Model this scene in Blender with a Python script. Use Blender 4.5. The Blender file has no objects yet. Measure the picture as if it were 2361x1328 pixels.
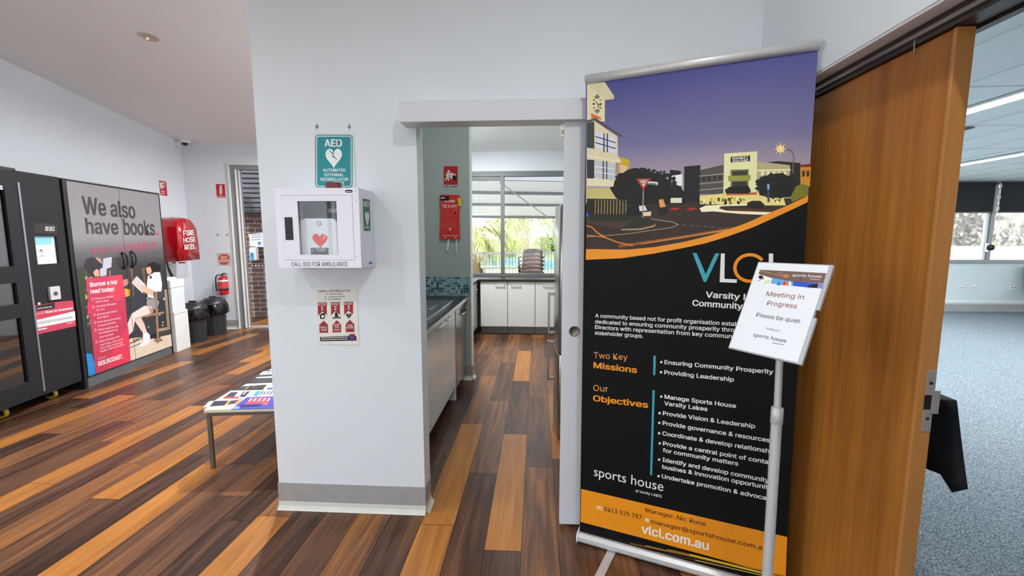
import bpy, bmesh, math, random
from mathutils import Vector, Matrix
random.seed(7)
SC = bpy.context.scene
COL = SC.collection
PI = math.pi
A = math.radians(11.5)                      # the left wing of the building is turned by this much

# ------------------------------------------------------------------ camera
FPX, CX, CY, H = 990.0, 1180.5, 664.0, 1.5
PITCH, YAW = math.radians(6.4545), math.radians(3.2744)
FWD = Vector((-math.sin(YAW)*math.cos(PITCH), math.cos(YAW)*math.cos(PITCH), -math.sin(PITCH)))
RGT = Vector((math.cos(YAW), math.sin(YAW), 0))
UPV = RGT.cross(FWD)
EYE = Vector((0, 0, H))
cd = bpy.data.cameras.new('camera'); cam = bpy.data.objects.new('camera', cd); COL.objects.link(cam)
cd.sensor_width = 36; cd.lens = 36*FPX/2361; cd.clip_start = .05; cd.clip_end = 400
m = Matrix.Identity(4)
for i in range(3):
    m[i][0], m[i][1], m[i][2], m[i][3] = RGT[i], UPV[i], -FWD[i], EYE[i]
cam.matrix_world = m
SC.camera = cam
# ------------------------------------------------------------------ look, world, sun, lamps
vs = SC.view_settings
vs.view_transform = 'Standard'; vs.look = 'None'; vs.gamma = 1; vs.use_curve_mapping = False
vs.exposure = 0.0
SC.display_settings.display_device = 'sRGB'
try:
    SC.cycles.use_denoising = True
    SC.cycles.max_bounces = 10; SC.cycles.diffuse_bounces = 5; SC.cycles.glossy_bounces = 4
    SC.cycles.transparent_max_bounces = 12; SC.cycles.sample_clamp_indirect = 6
except Exception: pass
w = bpy.data.worlds.new('sky'); SC.world = w; w.use_nodes = True
nt = w.node_tree; nt.nodes.clear()
bgn = nt.nodes.new('ShaderNodeBackground'); out = nt.nodes.new('ShaderNodeOutputWorld')
sk = nt.nodes.new('ShaderNodeTexSky'); sk.sky_type = 'HOSEK_WILKIE'
sk.sun_direction = (-.12, -.5, .86); sk.turbidity = 3.5; sk.ground_albedo = .4
mixn = nt.nodes.new('ShaderNodeMix'); mixn.data_type = 'RGBA'; mixn.inputs[0].default_value = .55
mixn.inputs[7].default_value = (.92, .97, 1.0, 1)
nt.links.new(sk.outputs[0], mixn.inputs[6]); nt.links.new(mixn.outputs[2], bgn.inputs[0])
bgn.inputs[1].default_value = 5.8
nt.links.new(bgn.outputs[0], out.inputs[0])
sl = bpy.data.lights.new('sun', 'SUN'); sl.energy = 7.0; sl.angle = .01; sl.color = (1, .96, .88)
so = bpy.data.objects.new('sun', sl); COL.objects.link(so)
so.rotation_euler = Vector((.12, .5, -.86)).to_track_quat('-Z', 'Y').to_euler()

def lamp(name, loc, power, size, color=(1, 1, 1), sy=None, rot=(0, 0, 0), spread=None):
    l = bpy.data.lights.new(name, 'AREA'); l.energy = power; l.color = color
    l.shape = 'DISK' if sy is None else 'RECTANGLE'; l.size = size
    if sy: l.size_y = sy
    if spread: l.spread = spread
    o = bpy.data.objects.new(name, l); COL.objects.link(o); o.location = loc; o.rotation_euler = rot
    return o
NEUT = (1.0, .985, .965)
# lobby and meeting room lamps; left-wing and kitchen ones are unseen, added to brighten (their fittings are built below)
LOBBY_AND_ADDED_LAMPS = [(-2.35, .35), (.45, .35), (-.9, -.9), (-2.6, -2.2), (.2, -2.2), (-2.15, 4.3), (-2.75, 6.2), (-4.2, 1.2)]  # those hidden behind the pillar are added to brighten the left wing
def zc(x, y): return 3.03 + .066*(7.72 - (-math.sin(A)*x + math.cos(A)*y))     # lobby ceiling, falling away from us
LAMP_W = [19, 24, 15, 12, 12, 106, 86, 66]
for (x, y), pw in zip(LOBBY_AND_ADDED_LAMPS, LAMP_W):
    lamp('lobby_or_added_lamp', (x, y, zc(x, y) - .06), pw, .11, NEUT, spread=2.62 if y < 3 else 3.0)
KITCHEN_FILL_LAMPS = [(-.15, 3.3, 3.187), (-.98, 5.5, 3.042)]
for x, y, z in KITCHEN_FILL_LAMPS: lamp('kitchen_fill_lamp', (x, y, z-.05), 13 if y < 4 else 98, .2 if y < 4 else .3, NEUT)  # added out of view to brighten the kitchen
lamp('meeting_tube', (3.87, 4.9, 2.60), 230, .13, (.96, .99, 1), 4.4)
lamp('meeting_tube', (6.5, 5.9, 2.60), 230, .13, (.96, .99, 1), 5.4)

# ------------------------------------------------------------------ materials
def S(r, g, b):
    f = lambda c: (c/255/12.92) if c/255 <= .04045 else ((c/255+.055)/1.055)**2.4
    return (f(r), f(g), f(b), 1)
MATS = {}
def mat(name, col, rough=.5, metal=0., spec=.5, noise=0., scale=8., bump=0., emit=None, es=1., alpha=None, trans=0., coat=0., stretch=None):
    if name in MATS: return MATS[name]
    M = bpy.data.materials.new(name); M.use_nodes = True; n = M.node_tree; b = n.nodes['Principled BSDF']
    if len(col) == 3: col = S(*col)
    b.inputs['Base Color'].default_value = col; b.inputs['Roughness'].default_value = rough
    b.inputs['Metallic'].default_value = metal; b.inputs['Specular IOR Level'].default_value = spec
    if coat: b.inputs['Coat Weight'].default_value = coat; b.inputs['Coat Roughness'].default_value = .1
    if trans: b.inputs['Transmission Weight'].default_value = trans
    if alpha is not None: b.inputs['Alpha'].default_value = alpha
    if emit: b.inputs['Emission Color'].default_value = S(*emit); b.inputs['Emission Strength'].default_value = es
    if noise or bump:
        t = n.nodes.new('ShaderNodeTexCoord'); mp = n.nodes.new('ShaderNodeMapping'); x = n.nodes.new('ShaderNodeTexNoise')
        n.links.new(t.outputs['Object'], mp.inputs[0]); n.links.new(mp.outputs[0], x.inputs['Vector'])
        if stretch: mp.inputs['Scale'].default_value = stretch
        x.inputs['Scale'].default_value = scale; x.inputs['Detail'].default_value = 4
        if noise:
            r = n.nodes.new('ShaderNodeValToRGB')
            a, c = 1-noise, 1+noise
            r.color_ramp.elements[0].position = .3; r.color_ramp.elements[1].position = .7
            r.color_ramp.elements[0].color = tuple(min(1, v*a) for v in col[:3])+(1,)
            r.color_ramp.elements[1].color = tuple(min(1, v*c) for v in col[:3])+(1,)
            n.links.new(x.outputs[0], r.inputs[0]); n.links.new(r.outputs[0], b.inputs['Base Color'])
        if bump:
            bp = n.nodes.new('ShaderNodeBump'); bp.inputs['Strength'].default_value = bump; bp.inputs['Distance'].default_value = .01
            n.links.new(x.outputs[0], bp.inputs['Height']); n.links.new(bp.outputs[0], b.inputs['Normal'])
    MATS[name] = M; return M

def glass(name, tint=(1, 1, 1), gloss=.08):
    if name in MATS: return MATS[name]
    M = bpy.data.materials.new(name); M.use_nodes = True; n = M.node_tree; n.nodes.clear()
    o = n.nodes.new('ShaderNodeOutputMaterial'); t = n.nodes.new('ShaderNodeBsdfTransparent'); g = n.nodes.new('ShaderNodeBsdfGlossy')
    mx = n.nodes.new('ShaderNodeMixShader'); fr = n.nodes.new('ShaderNodeFresnel'); fr.inputs[0].default_value = 1.45
    t.inputs[0].default_value = (*tint, 1); g.inputs['Roughness'].default_value = .02
    ad = n.nodes.new('ShaderNodeMath'); ad.operation = 'ADD'; ad.inputs[1].default_value = gloss; ad.use_clamp = True
    ge = n.nodes.new('ShaderNodeNewGeometry'); iv = n.nodes.new('ShaderNodeMath'); iv.operation = 'SUBTRACT'; iv.inputs[0].default_value = 1; mu = n.nodes.new('ShaderNodeMath'); mu.operation = 'MULTIPLY'
    n.links.new(ge.outputs['Backfacing'], iv.inputs[1]); n.links.new(fr.outputs[0], ad.inputs[0]); n.links.new(ad.outputs[0], mu.inputs[0]); n.links.new(iv.outputs[0], mu.inputs[1]); n.links.new(mu.outputs[0], mx.inputs[0])
    n.links.new(t.outputs[0], mx.inputs[1]); n.links.new(g.outputs[0], mx.inputs[2]); n.links.new(mx.outputs[0], o.inputs[0])
    MATS[name] = M; return M

def nodes_mat(name, rough=.5, spec=.5):
    M = bpy.data.materials.new(name); M.use_nodes = True; MATS[name] = M
    b = M.node_tree.nodes['Principled BSDF']; b.inputs['Roughness'].default_value = rough; b.inputs['Specular IOR Level'].default_value = spec
    return M, M.node_tree, b
def ramp(n, stops):
    r = n.nodes.new('ShaderNodeValToRGB'); e = r.color_ramp.elements
    while len(e) > 1: e.remove(e[-1])
    e[0].position = stops[0][0]; e[0].color = S(*stops[0][1])
    for p, c in stops[1:]:
        q = e.new(p); q.color = S(*c)
    return r

def timber_floor():
    M, n, b = nodes_mat('timber_boards', .3, .36)
    at = n.nodes.new('ShaderNodeAttribute'); at.attribute_name = 'tone'
    g = n.nodes.new('ShaderNodeNewGeometry'); mp = n.nodes.new('ShaderNodeMapping'); mp.inputs['Scale'].default_value = (14, .9, 1)
    ad = n.nodes.new('ShaderNodeVectorMath'); ad.operation = 'ADD'
    cx = n.nodes.new('ShaderNodeCombineXYZ'); sc = n.nodes.new('ShaderNodeMath'); sc.operation = 'MULTIPLY'; sc.inputs[1].default_value = 37.
    sep = n.nodes.new('ShaderNodeSeparateColor'); n.links.new(at.outputs['Color'], sep.inputs[0])
    n.links.new(sep.outputs[1], sc.inputs[0]); n.links.new(sc.outputs[0], cx.inputs[0]); n.links.new(sc.outputs[0], cx.inputs[1])
    n.links.new(g.outputs['Position'], ad.inputs[0]); n.links.new(cx.outputs[0], ad.inputs[1]); n.links.new(ad.outputs[0], mp.inputs[0])
    x = n.nodes.new('ShaderNodeTexNoise'); x.inputs['Scale'].default_value = 1.0; x.inputs['Detail'].default_value = 6; x.inputs['Distortion'].default_value = 1.2
    n.links.new(mp.outputs[0], x.inputs['Vector'])
    mp2 = n.nodes.new('ShaderNodeMapping'); mp2.inputs['Scale'].default_value = (90, 3, 1); n.links.new(ad.outputs[0], mp2.inputs[0])
    y = n.nodes.new('ShaderNodeTexNoise'); y.inputs['Scale'].default_value = 1.; y.inputs['Detail'].default_value = 4; n.links.new(mp2.outputs[0], y.inputs['Vector'])
    # tone + grain
    def mth(op, a, c, clamp=False):
        q = n.nodes.new('ShaderNodeMath'); q.operation = op; q.use_clamp = clamp
        for i, v in enumerate((a, c)):
            if hasattr(v, 'links'): n.links.new(v, q.inputs[i])
            else: q.inputs[i].default_value = v
        return q.outputs[0]
    gr = mth('MULTIPLY', mth('SUBTRACT', x.outputs[0], .5), .95)
    fi = mth('MULTIPLY', mth('SUBTRACT', y.outputs[0], .5), .6)
    t = mth('ADD', mth('ADD', sep.outputs[0], gr), fi, True)
    r = ramp(n, [(0, (48, 32, 25)), (.25, (84, 57, 42)), (.45, (112, 75, 50)), (.62, (142, 93, 48)), (.8, (164, 107, 48)), (1, (184, 123, 58))])
    n.links.new(t, r.inputs[0]); n.links.new(r.outputs[0], b.inputs['Base Color'])
    rr = mth('ADD', mth('MULTIPLY', x.outputs[0], .12), .27); n.links.new(rr, b.inputs['Roughness'])
    return M
def door_wood():
    M, n, b = nodes_mat('door_veneer', .42, .4)
    g = n.nodes.new('ShaderNodeNewGeometry'); mp = n.nodes.new('ShaderNodeMapping'); mp.inputs['Scale'].default_value = (55, 26, 1.3)
    n.links.new(g.outputs['Position'], mp.inputs[0])
    x = n.nodes.new('ShaderNodeTexNoise'); x.inputs['Scale'].default_value = 1; x.inputs['Detail'].default_value = 7; x.inputs['Roughness'].default_value = .65
    n.links.new(mp.outputs[0], x.inputs['Vector'])
    r = ramp(n, [(.25, (134, 82, 30)), (.5, (161, 101, 38)), (.75, (184, 119, 49))])
    n.links.new(x.outputs[0], r.inputs[0]); n.links.new(r.outputs[0], b.inputs['Base Color'])
    return M
def carpet():
    M, n, b = nodes_mat('carpet', .95, .1)
    g = n.nodes.new('ShaderNodeNewGeometry'); x = n.nodes.new('ShaderNodeTexNoise'); x.inputs['Scale'].default_value = 140; x.inputs['Detail'].default_value = 3
    n.links.new(g.outputs['Position'], x.inputs['Vector'])
    r = ramp(n, [(.35, (66, 76, 84)), (.5, (106, 118, 126)), (.65, (144, 154, 160))])
    n.links.new(x.outputs[0], r.inputs[0]); n.links.new(r.outputs[0], b.inputs['Base Color'])
    bp = n.nodes.new('ShaderNodeBump'); bp.inputs['Strength'].default_value = .6; bp.inputs['Distance'].default_value = .006
    n.links.new(x.outputs[0], bp.inputs['Height']); n.links.new(bp.outputs[0], b.inputs['Normal'])
    return M
def brick_mat():
    M, n, b = nodes_mat('brickwork', .85, .2)
    t = n.nodes.new('ShaderNodeTexCoord'); mp = n.nodes.new('ShaderNodeMapping'); n.links.new(t.outputs['Object'], mp.inputs[0])
    mp.inputs['Rotation'].default_value = (PI/2, 0, 0)
    x = n.nodes.new('ShaderNodeTexBrick'); n.links.new(mp.outputs[0], x.inputs['Vector'])
    x.inputs['Scale'].default_value = 1; x.inputs['Brick Width'].default_value = .24; x.inputs['Row Height'].default_value = .086; x.inputs['Mortar Size'].default_value = .006
    x.inputs['Color1'].default_value = S(92, 72, 68); x.inputs['Color2'].default_value = S(74, 58, 57); x.inputs['Mortar'].default_value = S(150, 135, 128)
    n.links.new(x.outputs[0], b.inputs['Base Color'])
    return M
def mosaic_mat():
    M, n, b = nodes_mat('mosaic_tiles', .15, .6)
    g = n.nodes.new('ShaderNodeNewGeometry'); mp = n.nodes.new('ShaderNodeVectorMath'); mp.operation = 'SCALE'; mp.inputs['Scale'].default_value = 1/.0285
    n.links.new(g.outputs['Position'], mp.inputs[0])
    sp = n.nodes.new('ShaderNodeSeparateXYZ'); n.links.new(mp.outputs[0], sp.inputs[0])
    def mth(op, a, c=0.):
        q = n.nodes.new('ShaderNodeMath'); q.operation = op
        for i, v in enumerate((a, c)):
            if hasattr(v, 'links'): n.links.new(v, q.inputs[i])
            else: q.inputs[i].default_value = v
        return q.outputs[0]
    fx, fz = mth('FLOOR', sp.outputs[0]), mth('FLOOR', sp.outputs[2])
    cb = n.nodes.new('ShaderNodeCombineXYZ'); n.links.new(fx, cb.inputs[0]); n.links.new(fz, cb.inputs[1])
    wn = n.nodes.new('ShaderNodeTexWhiteNoise'); wn.noise_dimensions = '2D'; n.links.new(cb.outputs[0], wn.inputs['Vector'])
    r = ramp(n, [(0, (150, 182, 180)), (.3, (118, 160, 166)), (.55, (88, 134, 152)), (.75, (52, 92, 122)), (.9, (34, 62, 92))]); r.color_ramp.interpolation = 'CONSTANT'
    n.links.new(wn.outputs[0], r.inputs[0])
    ex = mth('LESS_THAN', mth('FRACT', sp.outputs[0]), .1); ez = mth('LESS_THAN', mth('FRACT', sp.outputs[2]), .1)
    gm = mth('MAXIMUM', ex, ez)
    mx = n.nodes.new('ShaderNodeMix'); mx.data_type = 'RGBA'; mx.inputs[7].default_value = S(176, 196, 194)
    n.links.new(gm, mx.inputs[0]); n.links.new(r.outputs[0], mx.inputs[6]); n.links.new(mx.outputs[2], b.inputs['Base Color'])
    return M
def vramp(name, axis, lo, hi, stops, rough=.5):        # a printed picture whose ink runs from one colour to another
    M, n, b = nodes_mat(name, rough, .3)
    g = n.nodes.new('ShaderNodeNewGeometry'); sp = n.nodes.new('ShaderNodeSeparateXYZ'); n.links.new(g.outputs['Position'], sp.inputs[0])
    mr = n.nodes.new('ShaderNodeMapRange'); mr.inputs[1].default_value = lo; mr.inputs[2].default_value = hi
    n.links.new(sp.outputs[axis], mr.inputs[0]); r = ramp(n, stops); n.links.new(mr.outputs[0], r.inputs[0]); n.links.new(r.outputs[0], b.inputs['Base Color'])
    return M
def leaf_mat(name, c1, c2):
    M, n, b = nodes_mat(name, .5, .3)
    g = n.nodes.new('ShaderNodeNewGeometry'); x = n.nodes.new('ShaderNodeTexNoise'); x.inputs['Scale'].default_value = 1.7
    n.links.new(g.outputs['Position'], x.inputs['Vector'])
    r = ramp(n, [(.35, c1), (.65, c2)]); n.links.new(x.outputs[0], r.inputs[0]); n.links.new(r.outputs[0], b.inputs['Base Color'])
    return M

WALL = mat('wall_paint', (220, 226, 232), .75, spec=.2, noise=.015, scale=3)
NIBW = mat('green_grey_paint', (168, 180, 174), .7, spec=.2, noise=.015, scale=3)
WALLK = mat('kitchen_wall_paint', (196, 206, 202), .7, spec=.2, noise=.015, scale=3)
CEIL = mat('ceiling_paint', (230, 230, 231), .85, spec=.1, noise=.01, scale=3)
SKIRT = mat('grey_skirting_vinyl', (158, 158, 157), .5, noise=.05, scale=14)
SKIRTE = mat('pale_skirting_edge', (205, 207, 200), .5, noise=.05, scale=14)
WHITE = mat('white_gloss', (212, 216, 222), .28, noise=.01)
WHITEP = mat('white_plastic', (232, 233, 232), .35, noise=.01)
LAMIN = mat('white_laminate', (214, 215, 214), .14, noise=.01)
WTOP = mat('dark_worktop', (44, 34, 34), .3, spec=.3, noise=.2, scale=60)
STEEL = mat('stainless_steel', (176, 178, 180), .25, 1., noise=.05, scale=20)
CHROME = mat('chrome', (220, 222, 225), .12, 1., noise=.01)
ALU = mat('satin_aluminium', (204, 205, 206), .4, .3, noise=.03, scale=40)
ALUG = mat('grey_window_aluminium', (142, 144, 146), .45, .3, noise=.02)
BLACK = mat('black_plastic', (16, 16, 18), .35, noise=.1)
INK = mat('black_ink', (14, 13, 14), .5, noise=.02)
KIOSK = mat('kiosk_charcoal', (33, 33, 38), .6, spec=.3, noise=.06, scale=30)
KDARK = mat('kiosk_black', (22, 22, 24), .5, noise=.06)
RED = mat('sign_red', (178, 18, 24), .4, noise=.03)
REDG = mat('glossy_red_vinyl', (172, 10, 26), .16, noise=.12, scale=5, bump=.6, coat=.6)
REDX = mat('extinguisher_red', (190, 18, 30), .15, noise=.03, coat=.5)
DRED = mat('poster_dark_red', (150, 28, 34), .5, noise=.02)
PWHITE = mat('print_white', (236, 237, 238), .5, noise=.01)
PAPER = mat('paper', (226, 230, 236), .6, noise=.01)
TEAL = mat('sign_teal', (0, 134, 142), .35, noise=.03)
GREEN = mat('sign_green', (14, 112, 54), .35, noise=.03)
ORANGE = mat('banner_orange', (238, 148, 10), .5, noise=.02)
BBLACK = mat('banner_black', (9, 9, 10), .6, spec=.2, noise=.04)
CYAN = mat('banner_cyan', (52, 162, 178), .5, noise=.02)
CAB = mat('aed_cabinet_paint', (234, 234, 245), .35, noise=.01)
DIMG = mat('dim_print_grey', (120, 120, 122), .5, noise=.05)
FLOORM = timber_floor(); DOORW = door_wood(); CARPET = carpet(); BRICK = brick_mat(); MOSAIC = mosaic_mat()
LIP = mat('door_lipping', (176, 118, 58), .45, noise=.12, scale=30, stretch=(1, 1, .06))
TRACK = mat('bronze_track', (76, 68, 64), .35, .6, noise=.05)
TRACKL = mat('track_lip', (150, 146, 142), .3, .7, noise=.03)
GLASS = glass('window_glass', (1, 1, 1), .03); GLASSC = glass('cabinet_glass', (1, 1, 1), .02); GLASSK = glass('kiosk_glass', (.55, .55, .56), .16)
def flat(r, g, b, rough=.5):
    return mat('ink_%d_%d_%d' % (r, g, b), (r, g, b), rough, spec=.3, noise=.03, scale=30)

# ------------------------------------------------------------------ mesh builder
WM = {}
class MB:
    def __init__(s, M=None): s.v = []; s.f = []; s.fm = []; s.sm = []; s.mats = []; s.M = M or Matrix.Identity(4); s.tone = []
    def mi(s, m):
        if m not in s.mats: s.mats.append(m)
        return s.mats.index(m)
    def add(s, vs, fs, m, smooth=False):
        o = len(s.v); s.v += [s.M @ Vector(q) for q in vs]; k = s.mi(m)
        for f in fs: s.f.append([o+i for i in f]); s.fm.append(k); s.sm.append(smooth)
    def box(s, x0, x1, y0, y1, z0, z1, m):
        e = (len(s.f)//6 % 13)*.00002; x0 -= e; y0 -= e; z0 -= e; x1 += e; y1 += e; z1 += e      # no two faces share a plane
        s.add([(x, y, z) for z in (z0, z1) for y in (y0, y1) for x in (x0, x1)],
              [(0, 2, 3, 1), (4, 5, 7, 6), (0, 1, 5, 4), (2, 6, 7, 3), (0, 4, 6, 2), (1, 3, 7, 5)], m)
    def quad(s, a, b, c, d, m): s.add([a, b, c, d], [(0, 1, 2, 3)], m)
    def poly(s, pts, m): s.add(pts, [tuple(range(len(pts)))], m)
    def prism(s, pts, a, b, m, axis=2, smooth=False):            # outline swept along one axis from a to b
        n = len(pts)
        def P(p, t):
            q = list(p); q.insert(axis, t); return tuple(q)
        s.add([P(p, a) for p in pts]+[P(p, b) for p in pts], [], m)
        o = len(s.v)-2*n; k = s.mi(m)
        for f in [list(range(n))[::-1], [n+i for i in range(n)]]: s.f.append([o+i for i in f]); s.fm.append(k); s.sm.append(False)
        for i in range(n):
            j = (i+1) % n; s.f.append([o+i, o+j, o+n+j, o+n+i]); s.fm.append(k); s.sm.append(smooth)
    def cyl(s, p0, p1, r0, m, r1=None, n=16, cap=True, smooth=True):
        p0, p1 = Vector(p0), Vector(p1); r1 = r0 if r1 is None else r1
        d = (p1-p0).normalized(); u = d.orthogonal().normalized(); t = d.cross(u)
        vs = [tuple(p+(u*math.cos(2*PI*i/n)+t*math.sin(2*PI*i/n))*r) for p, r in ((p0, r0), (p1, r1)) for i in range(n)]
        s.add(vs, [(i, (i+1) % n, n+(i+1) % n, n+i) for i in range(n)], m, smooth)
        if cap: s.add(vs, [tuple(range(n))[::-1], tuple(range(n, 2*n))], m)
    def tube(s, pts, r, m, n=10, closed=False):
        pts = [Vector(p) for p in pts]; L = len(pts); vs = []; prev = None
        for i, p in enumerate(pts):
            a = pts[(i-1) % L] if (closed or i) else p; b = pts[(i+1) % L] if (closed or i < L-1) else p
            d = (b-a).normalized()
            u = (prev - d*prev.dot(d)).normalized() if prev is not None and (prev-d*prev.dot(d)).length > 1e-4 else d.orthogonal().normalized()
            prev = u; t = d.cross(u); rr = r[i] if isinstance(r, (list, tuple)) else r
            vs += [tuple(p+(u*math.cos(2*PI*k/n)+t*math.sin(2*PI*k/n))*rr) for k in range(n)]
        fs = []
        for i in range(L if closed else L-1):
            j = (i+1) % L
            fs += [(i*n+k, i*n+(k+1) % n, j*n+(k+1) % n, j*n+k) for k in range(n)]
        if not closed: fs += [tuple(range(n))[::-1], tuple(range((L-1)*n, L*n))]
        s.add(vs, fs, m, True)
    def lathe(s, prof, m, c=(0, 0, 0), n=32, axis='z', smooth=True, fn=None):
        vs = []
        for r, h in prof:
            for i in range(n):
                a = 2*PI*i/n; rr = r*(fn(a, h) if fn else 1)
                p = (rr*math.cos(a), rr*math.sin(a), h)
                if axis == 'y': p = (p[0], -p[2], p[1])
                if axis == 'x': p = (p[2], p[0], p[1])
                vs.append((c[0]+p[0], c[1]+p[1], c[2]+p[2]))
        L = len(prof)
        fs = [(j*n+i, j*n+(i+1) % n, (j+1)*n+(i+1) % n, (j+1)*n+i) for j in range(L-1) for i in range(n)]
        s.add(vs, fs, m, smooth)
        s.add(vs, [tuple(range(n))[::-1], tuple(range((L-1)*n, L*n))], m)
    def sphere(s, c, r, m, n=16, k=10, sz=1.):
        s.lathe([(max(1e-4, r*math.sin(PI*j/k)), -r*math.cos(PI*j/k)*sz) for j in range(k+1)], m, c, n)
    def build(s, name, parent=None, bevel=0., seg=2, W=None):
        me = bpy.data.meshes.new(name)
        W = W or (WM[parent.name] if parent is not None else Matrix.Identity(4)); inv = W.inverted()
        me.from_pydata([tuple(inv @ q) for q in s.v], [], s.f)
        for x in s.mats: me.materials.append(x)
        me.polygons.foreach_set('material_index', s.fm); me.polygons.foreach_set('use_smooth', s.sm); me.update()
        if s.tone:
            at = me.attributes.new('tone', 'FLOAT_COLOR', 'FACE')
            for i, t in enumerate(s.tone): at.data[i].color = (t[0], t[1], 0, 1)
        o = bpy.data.objects.new(name, me); COL.objects.link(o)
        if parent is not None: o.parent = parent
        else: o.matrix_world = W
        WM[o.name] = W
        if bevel:
            b = o.modifiers.new('bevel', 'BEVEL'); b.width = bevel; b.segments = seg; b.limit_method = 'ANGLE'; b.angle_limit = .6
        return o

def thing(name, label, cat, loc=(0, 0, 0), rz=0., group=None):
    o = bpy.data.objects.new(name, None); COL.objects.link(o); o.location = loc; o.rotation_euler = (0, 0, rz); o.empty_display_size = .1
    o['label'] = label; o['category'] = cat
    if group: o['group'] = group
    WM[o.name] = Matrix.Translation(loc) @ Matrix.Rotation(rz, 4, 'Z')
    return o
def tag(o, label, cat, group=None, kind=None):
    o['label'] = label; o['category'] = cat
    if group: o['group'] = group
    if kind: o['kind'] = kind
    return o
def struct(mb, name, parent=None, bevel=0.):
    o = mb.build(name, parent, bevel)
    if parent is None: o['kind'] = 'structure'
    return o
RL = Matrix.Rotation(A, 4, 'Z')              # frame of the left wing: u to the right, v into depth
def Lw(u, v, z=0): return RL @ Vector((u, v, z))

# flat artwork: a Frame is a plane in the place; px() reads where on that plane a point of the photograph lies
class Frame:
    def __init__(s, o, ex, ey):
        ex = Vector(ex).normalized(); ey = Vector(ey); ez = ex.cross(ey).normalized(); ey = ez.cross(ex)
        s.M = Matrix.Identity(4); s.o = Vector(o); s.ex, s.ey, s.ez = ex, ey, ez
        for i in range(3): s.M[i][0], s.M[i][1], s.M[i][2], s.M[i][3] = ex[i], ey[i], ez[i], s.o[i]
    def px(s, x, y):
        d = FWD*FPX + RGT*(x-CX) - UPV*(y-CY)
        q = EYE + d*((s.o-EYE).dot(s.ez)/d.dot(s.ez)) - s.o
        return (q.dot(s.ex), q.dot(s.ey))
    def capp(s, x, y, h): return abs(s.px(x, y-h/2)[1]-s.px(x, y+h/2)[1])
def art(mb, F, pts, m, layer, pix=True):
    q = [F.px(*p) if pix else p for p in pts]
    ar = sum(q[i][0]*q[(i+1) % len(q)][1]-q[(i+1) % len(q)][0]*q[i][1] for i in range(len(q)))
    if ar < 0: q = q[::-1]
    keep = mb.M; mb.M = F.M; mb.poly([(a, b, layer*.00016) for a, b in q], m); mb.M = keep
def arc(cx, cy, rx, ry, n=24, a0=0, a1=2*PI): return [(cx+rx*math.cos(a0+(a1-a0)*i/n), cy+ry*math.sin(a0+(a1-a0)*i/n)) for i in range(n+(0 if abs(a1-a0) > 6.28 else 1))]
def stroke(mb, F, pts, wd, m, layer, pix=True):         # a line of given width along a path
    q = [Vector(F.px(*p)) if pix else Vector(p) for p in pts]
    for i in range(len(q)-1):
        d = q[i+1]-q[i]
        if d.length < 1e-6: continue
        nrm = Vector((-d.y, d.x)).normalized()*wd/2; e = d.normalized()*wd*.2
        art(mb, F, [tuple(q[i]-e+nrm), tuple(q[i]-e-nrm), tuple(q[i+1]+e-nrm), tuple(q[i+1]+e+nrm)], m, layer+.08*(i % 5), False)
try:
    import os
    FONT = bpy.data.fonts.load(os.path.join(bpy.utils.resource_path('LOCAL'), 'datafiles', 'fonts', 'Inter.woff2'))
except Exception: FONT = None
TXC = {}
def glyphs(s, off, font):
    k = (s, off, font)
    if k in TXC: return TXC[k]
    cu = bpy.data.curves.new('lettering', 'FONT'); cu.body = s; cu.size = 1; cu.offset = min(off, 0); cu.resolution_u = 3
    if font and FONT: cu.font = FONT
    o = bpy.data.objects.new('lettering', cu); COL.objects.link(o)
    dg = bpy.context.evaluated_depsgraph_get(); me = bpy.data.meshes.new_from_object(o.evaluated_get(dg))
    r = ([(v.co.x, v.co.y, 0.) for v in me.vertices], [tuple(p.vertices) for p in me.polygons])
    bpy.data.objects.remove(o); bpy.data.curves.remove(cu); bpy.data.meshes.remove(me)
    if off > 0:
        off *= .66
    if off > 0:                                         # heavier weight: the same glyphs set again a hair to each side
        v0, f0 = r; n0 = len(v0); sh = [(-off, -off*.5), (off, -off*.5), (-off, off*.5), (off, off*.5)]
        r = ([(x+dx, y+dy, .00003*i) for i, (dx, dy) in enumerate(sh) for x, y, _ in v0], [tuple(i+n0*k for i in f) for k in range(4) for f in f0])
    TXC[k] = r; return r
def text(mb, F, s, p0, p1, cap, m, layer=2, off=.0, font=1, pix=True, slant=0.):
    """one line of lettering from p0 to p1 along its baseline; cap is the height of a capital"""
    vs, fs = glyphs(s, off, font)
    if not vs: return
    hv = glyphs('H', off, font)[0]; ch = max(v[1] for v in hv)
    x0 = min(v[0] for v in vs); x1 = max(v[0] for v in vs)
    c = F.capp(p0[0], p0[1], cap) if pix else cap
    a = Vector(F.px(*p0) if pix else p0)
    if p1 is None: b = a + Vector(((x1-x0)*c/ch, 0))
    else: b = Vector(F.px(*p1) if pix else p1)
    d = b-a; e = d.normalized(); nrm = Vector((-e.y, e.x)); sx = d.length/(x1-x0); sy = c/ch
    keep = mb.M; mb.M = F.M
    mb.add([tuple(a + e*((v[0]-x0)*sx + slant*v[1]*sy) + nrm*v[1]*sy)+(layer*.00016+v[2],) for v in vs], fs, m); mb.M = keep
def bars(mb, F, p0, p1, h, m, layer=2, pix=True):       # a line of print too small to read
    a = F.px(*p0) if pix else p0; b = F.px(*p1) if pix else p1
    n = max(2, int(abs(b[0]-a[0])/(h*3.2))); rnd = random.Random(int((a[0]+b[1])*9999))
    x = 0.
    while x < 1:
        w = min(1-x, (.5+rnd.random())/n); g = w*.82
        q = lambda t: (a[0]+(b[0]-a[0])*t, a[1]+(b[1]-a[1])*t)
        (xa, ya), (xb, yb) = q(x), q(x+g)
        art(mb, F, [(xa, ya), (xb, yb), (xb, yb+h), (xa, ya+h)], m, layer, False); x += w

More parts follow.
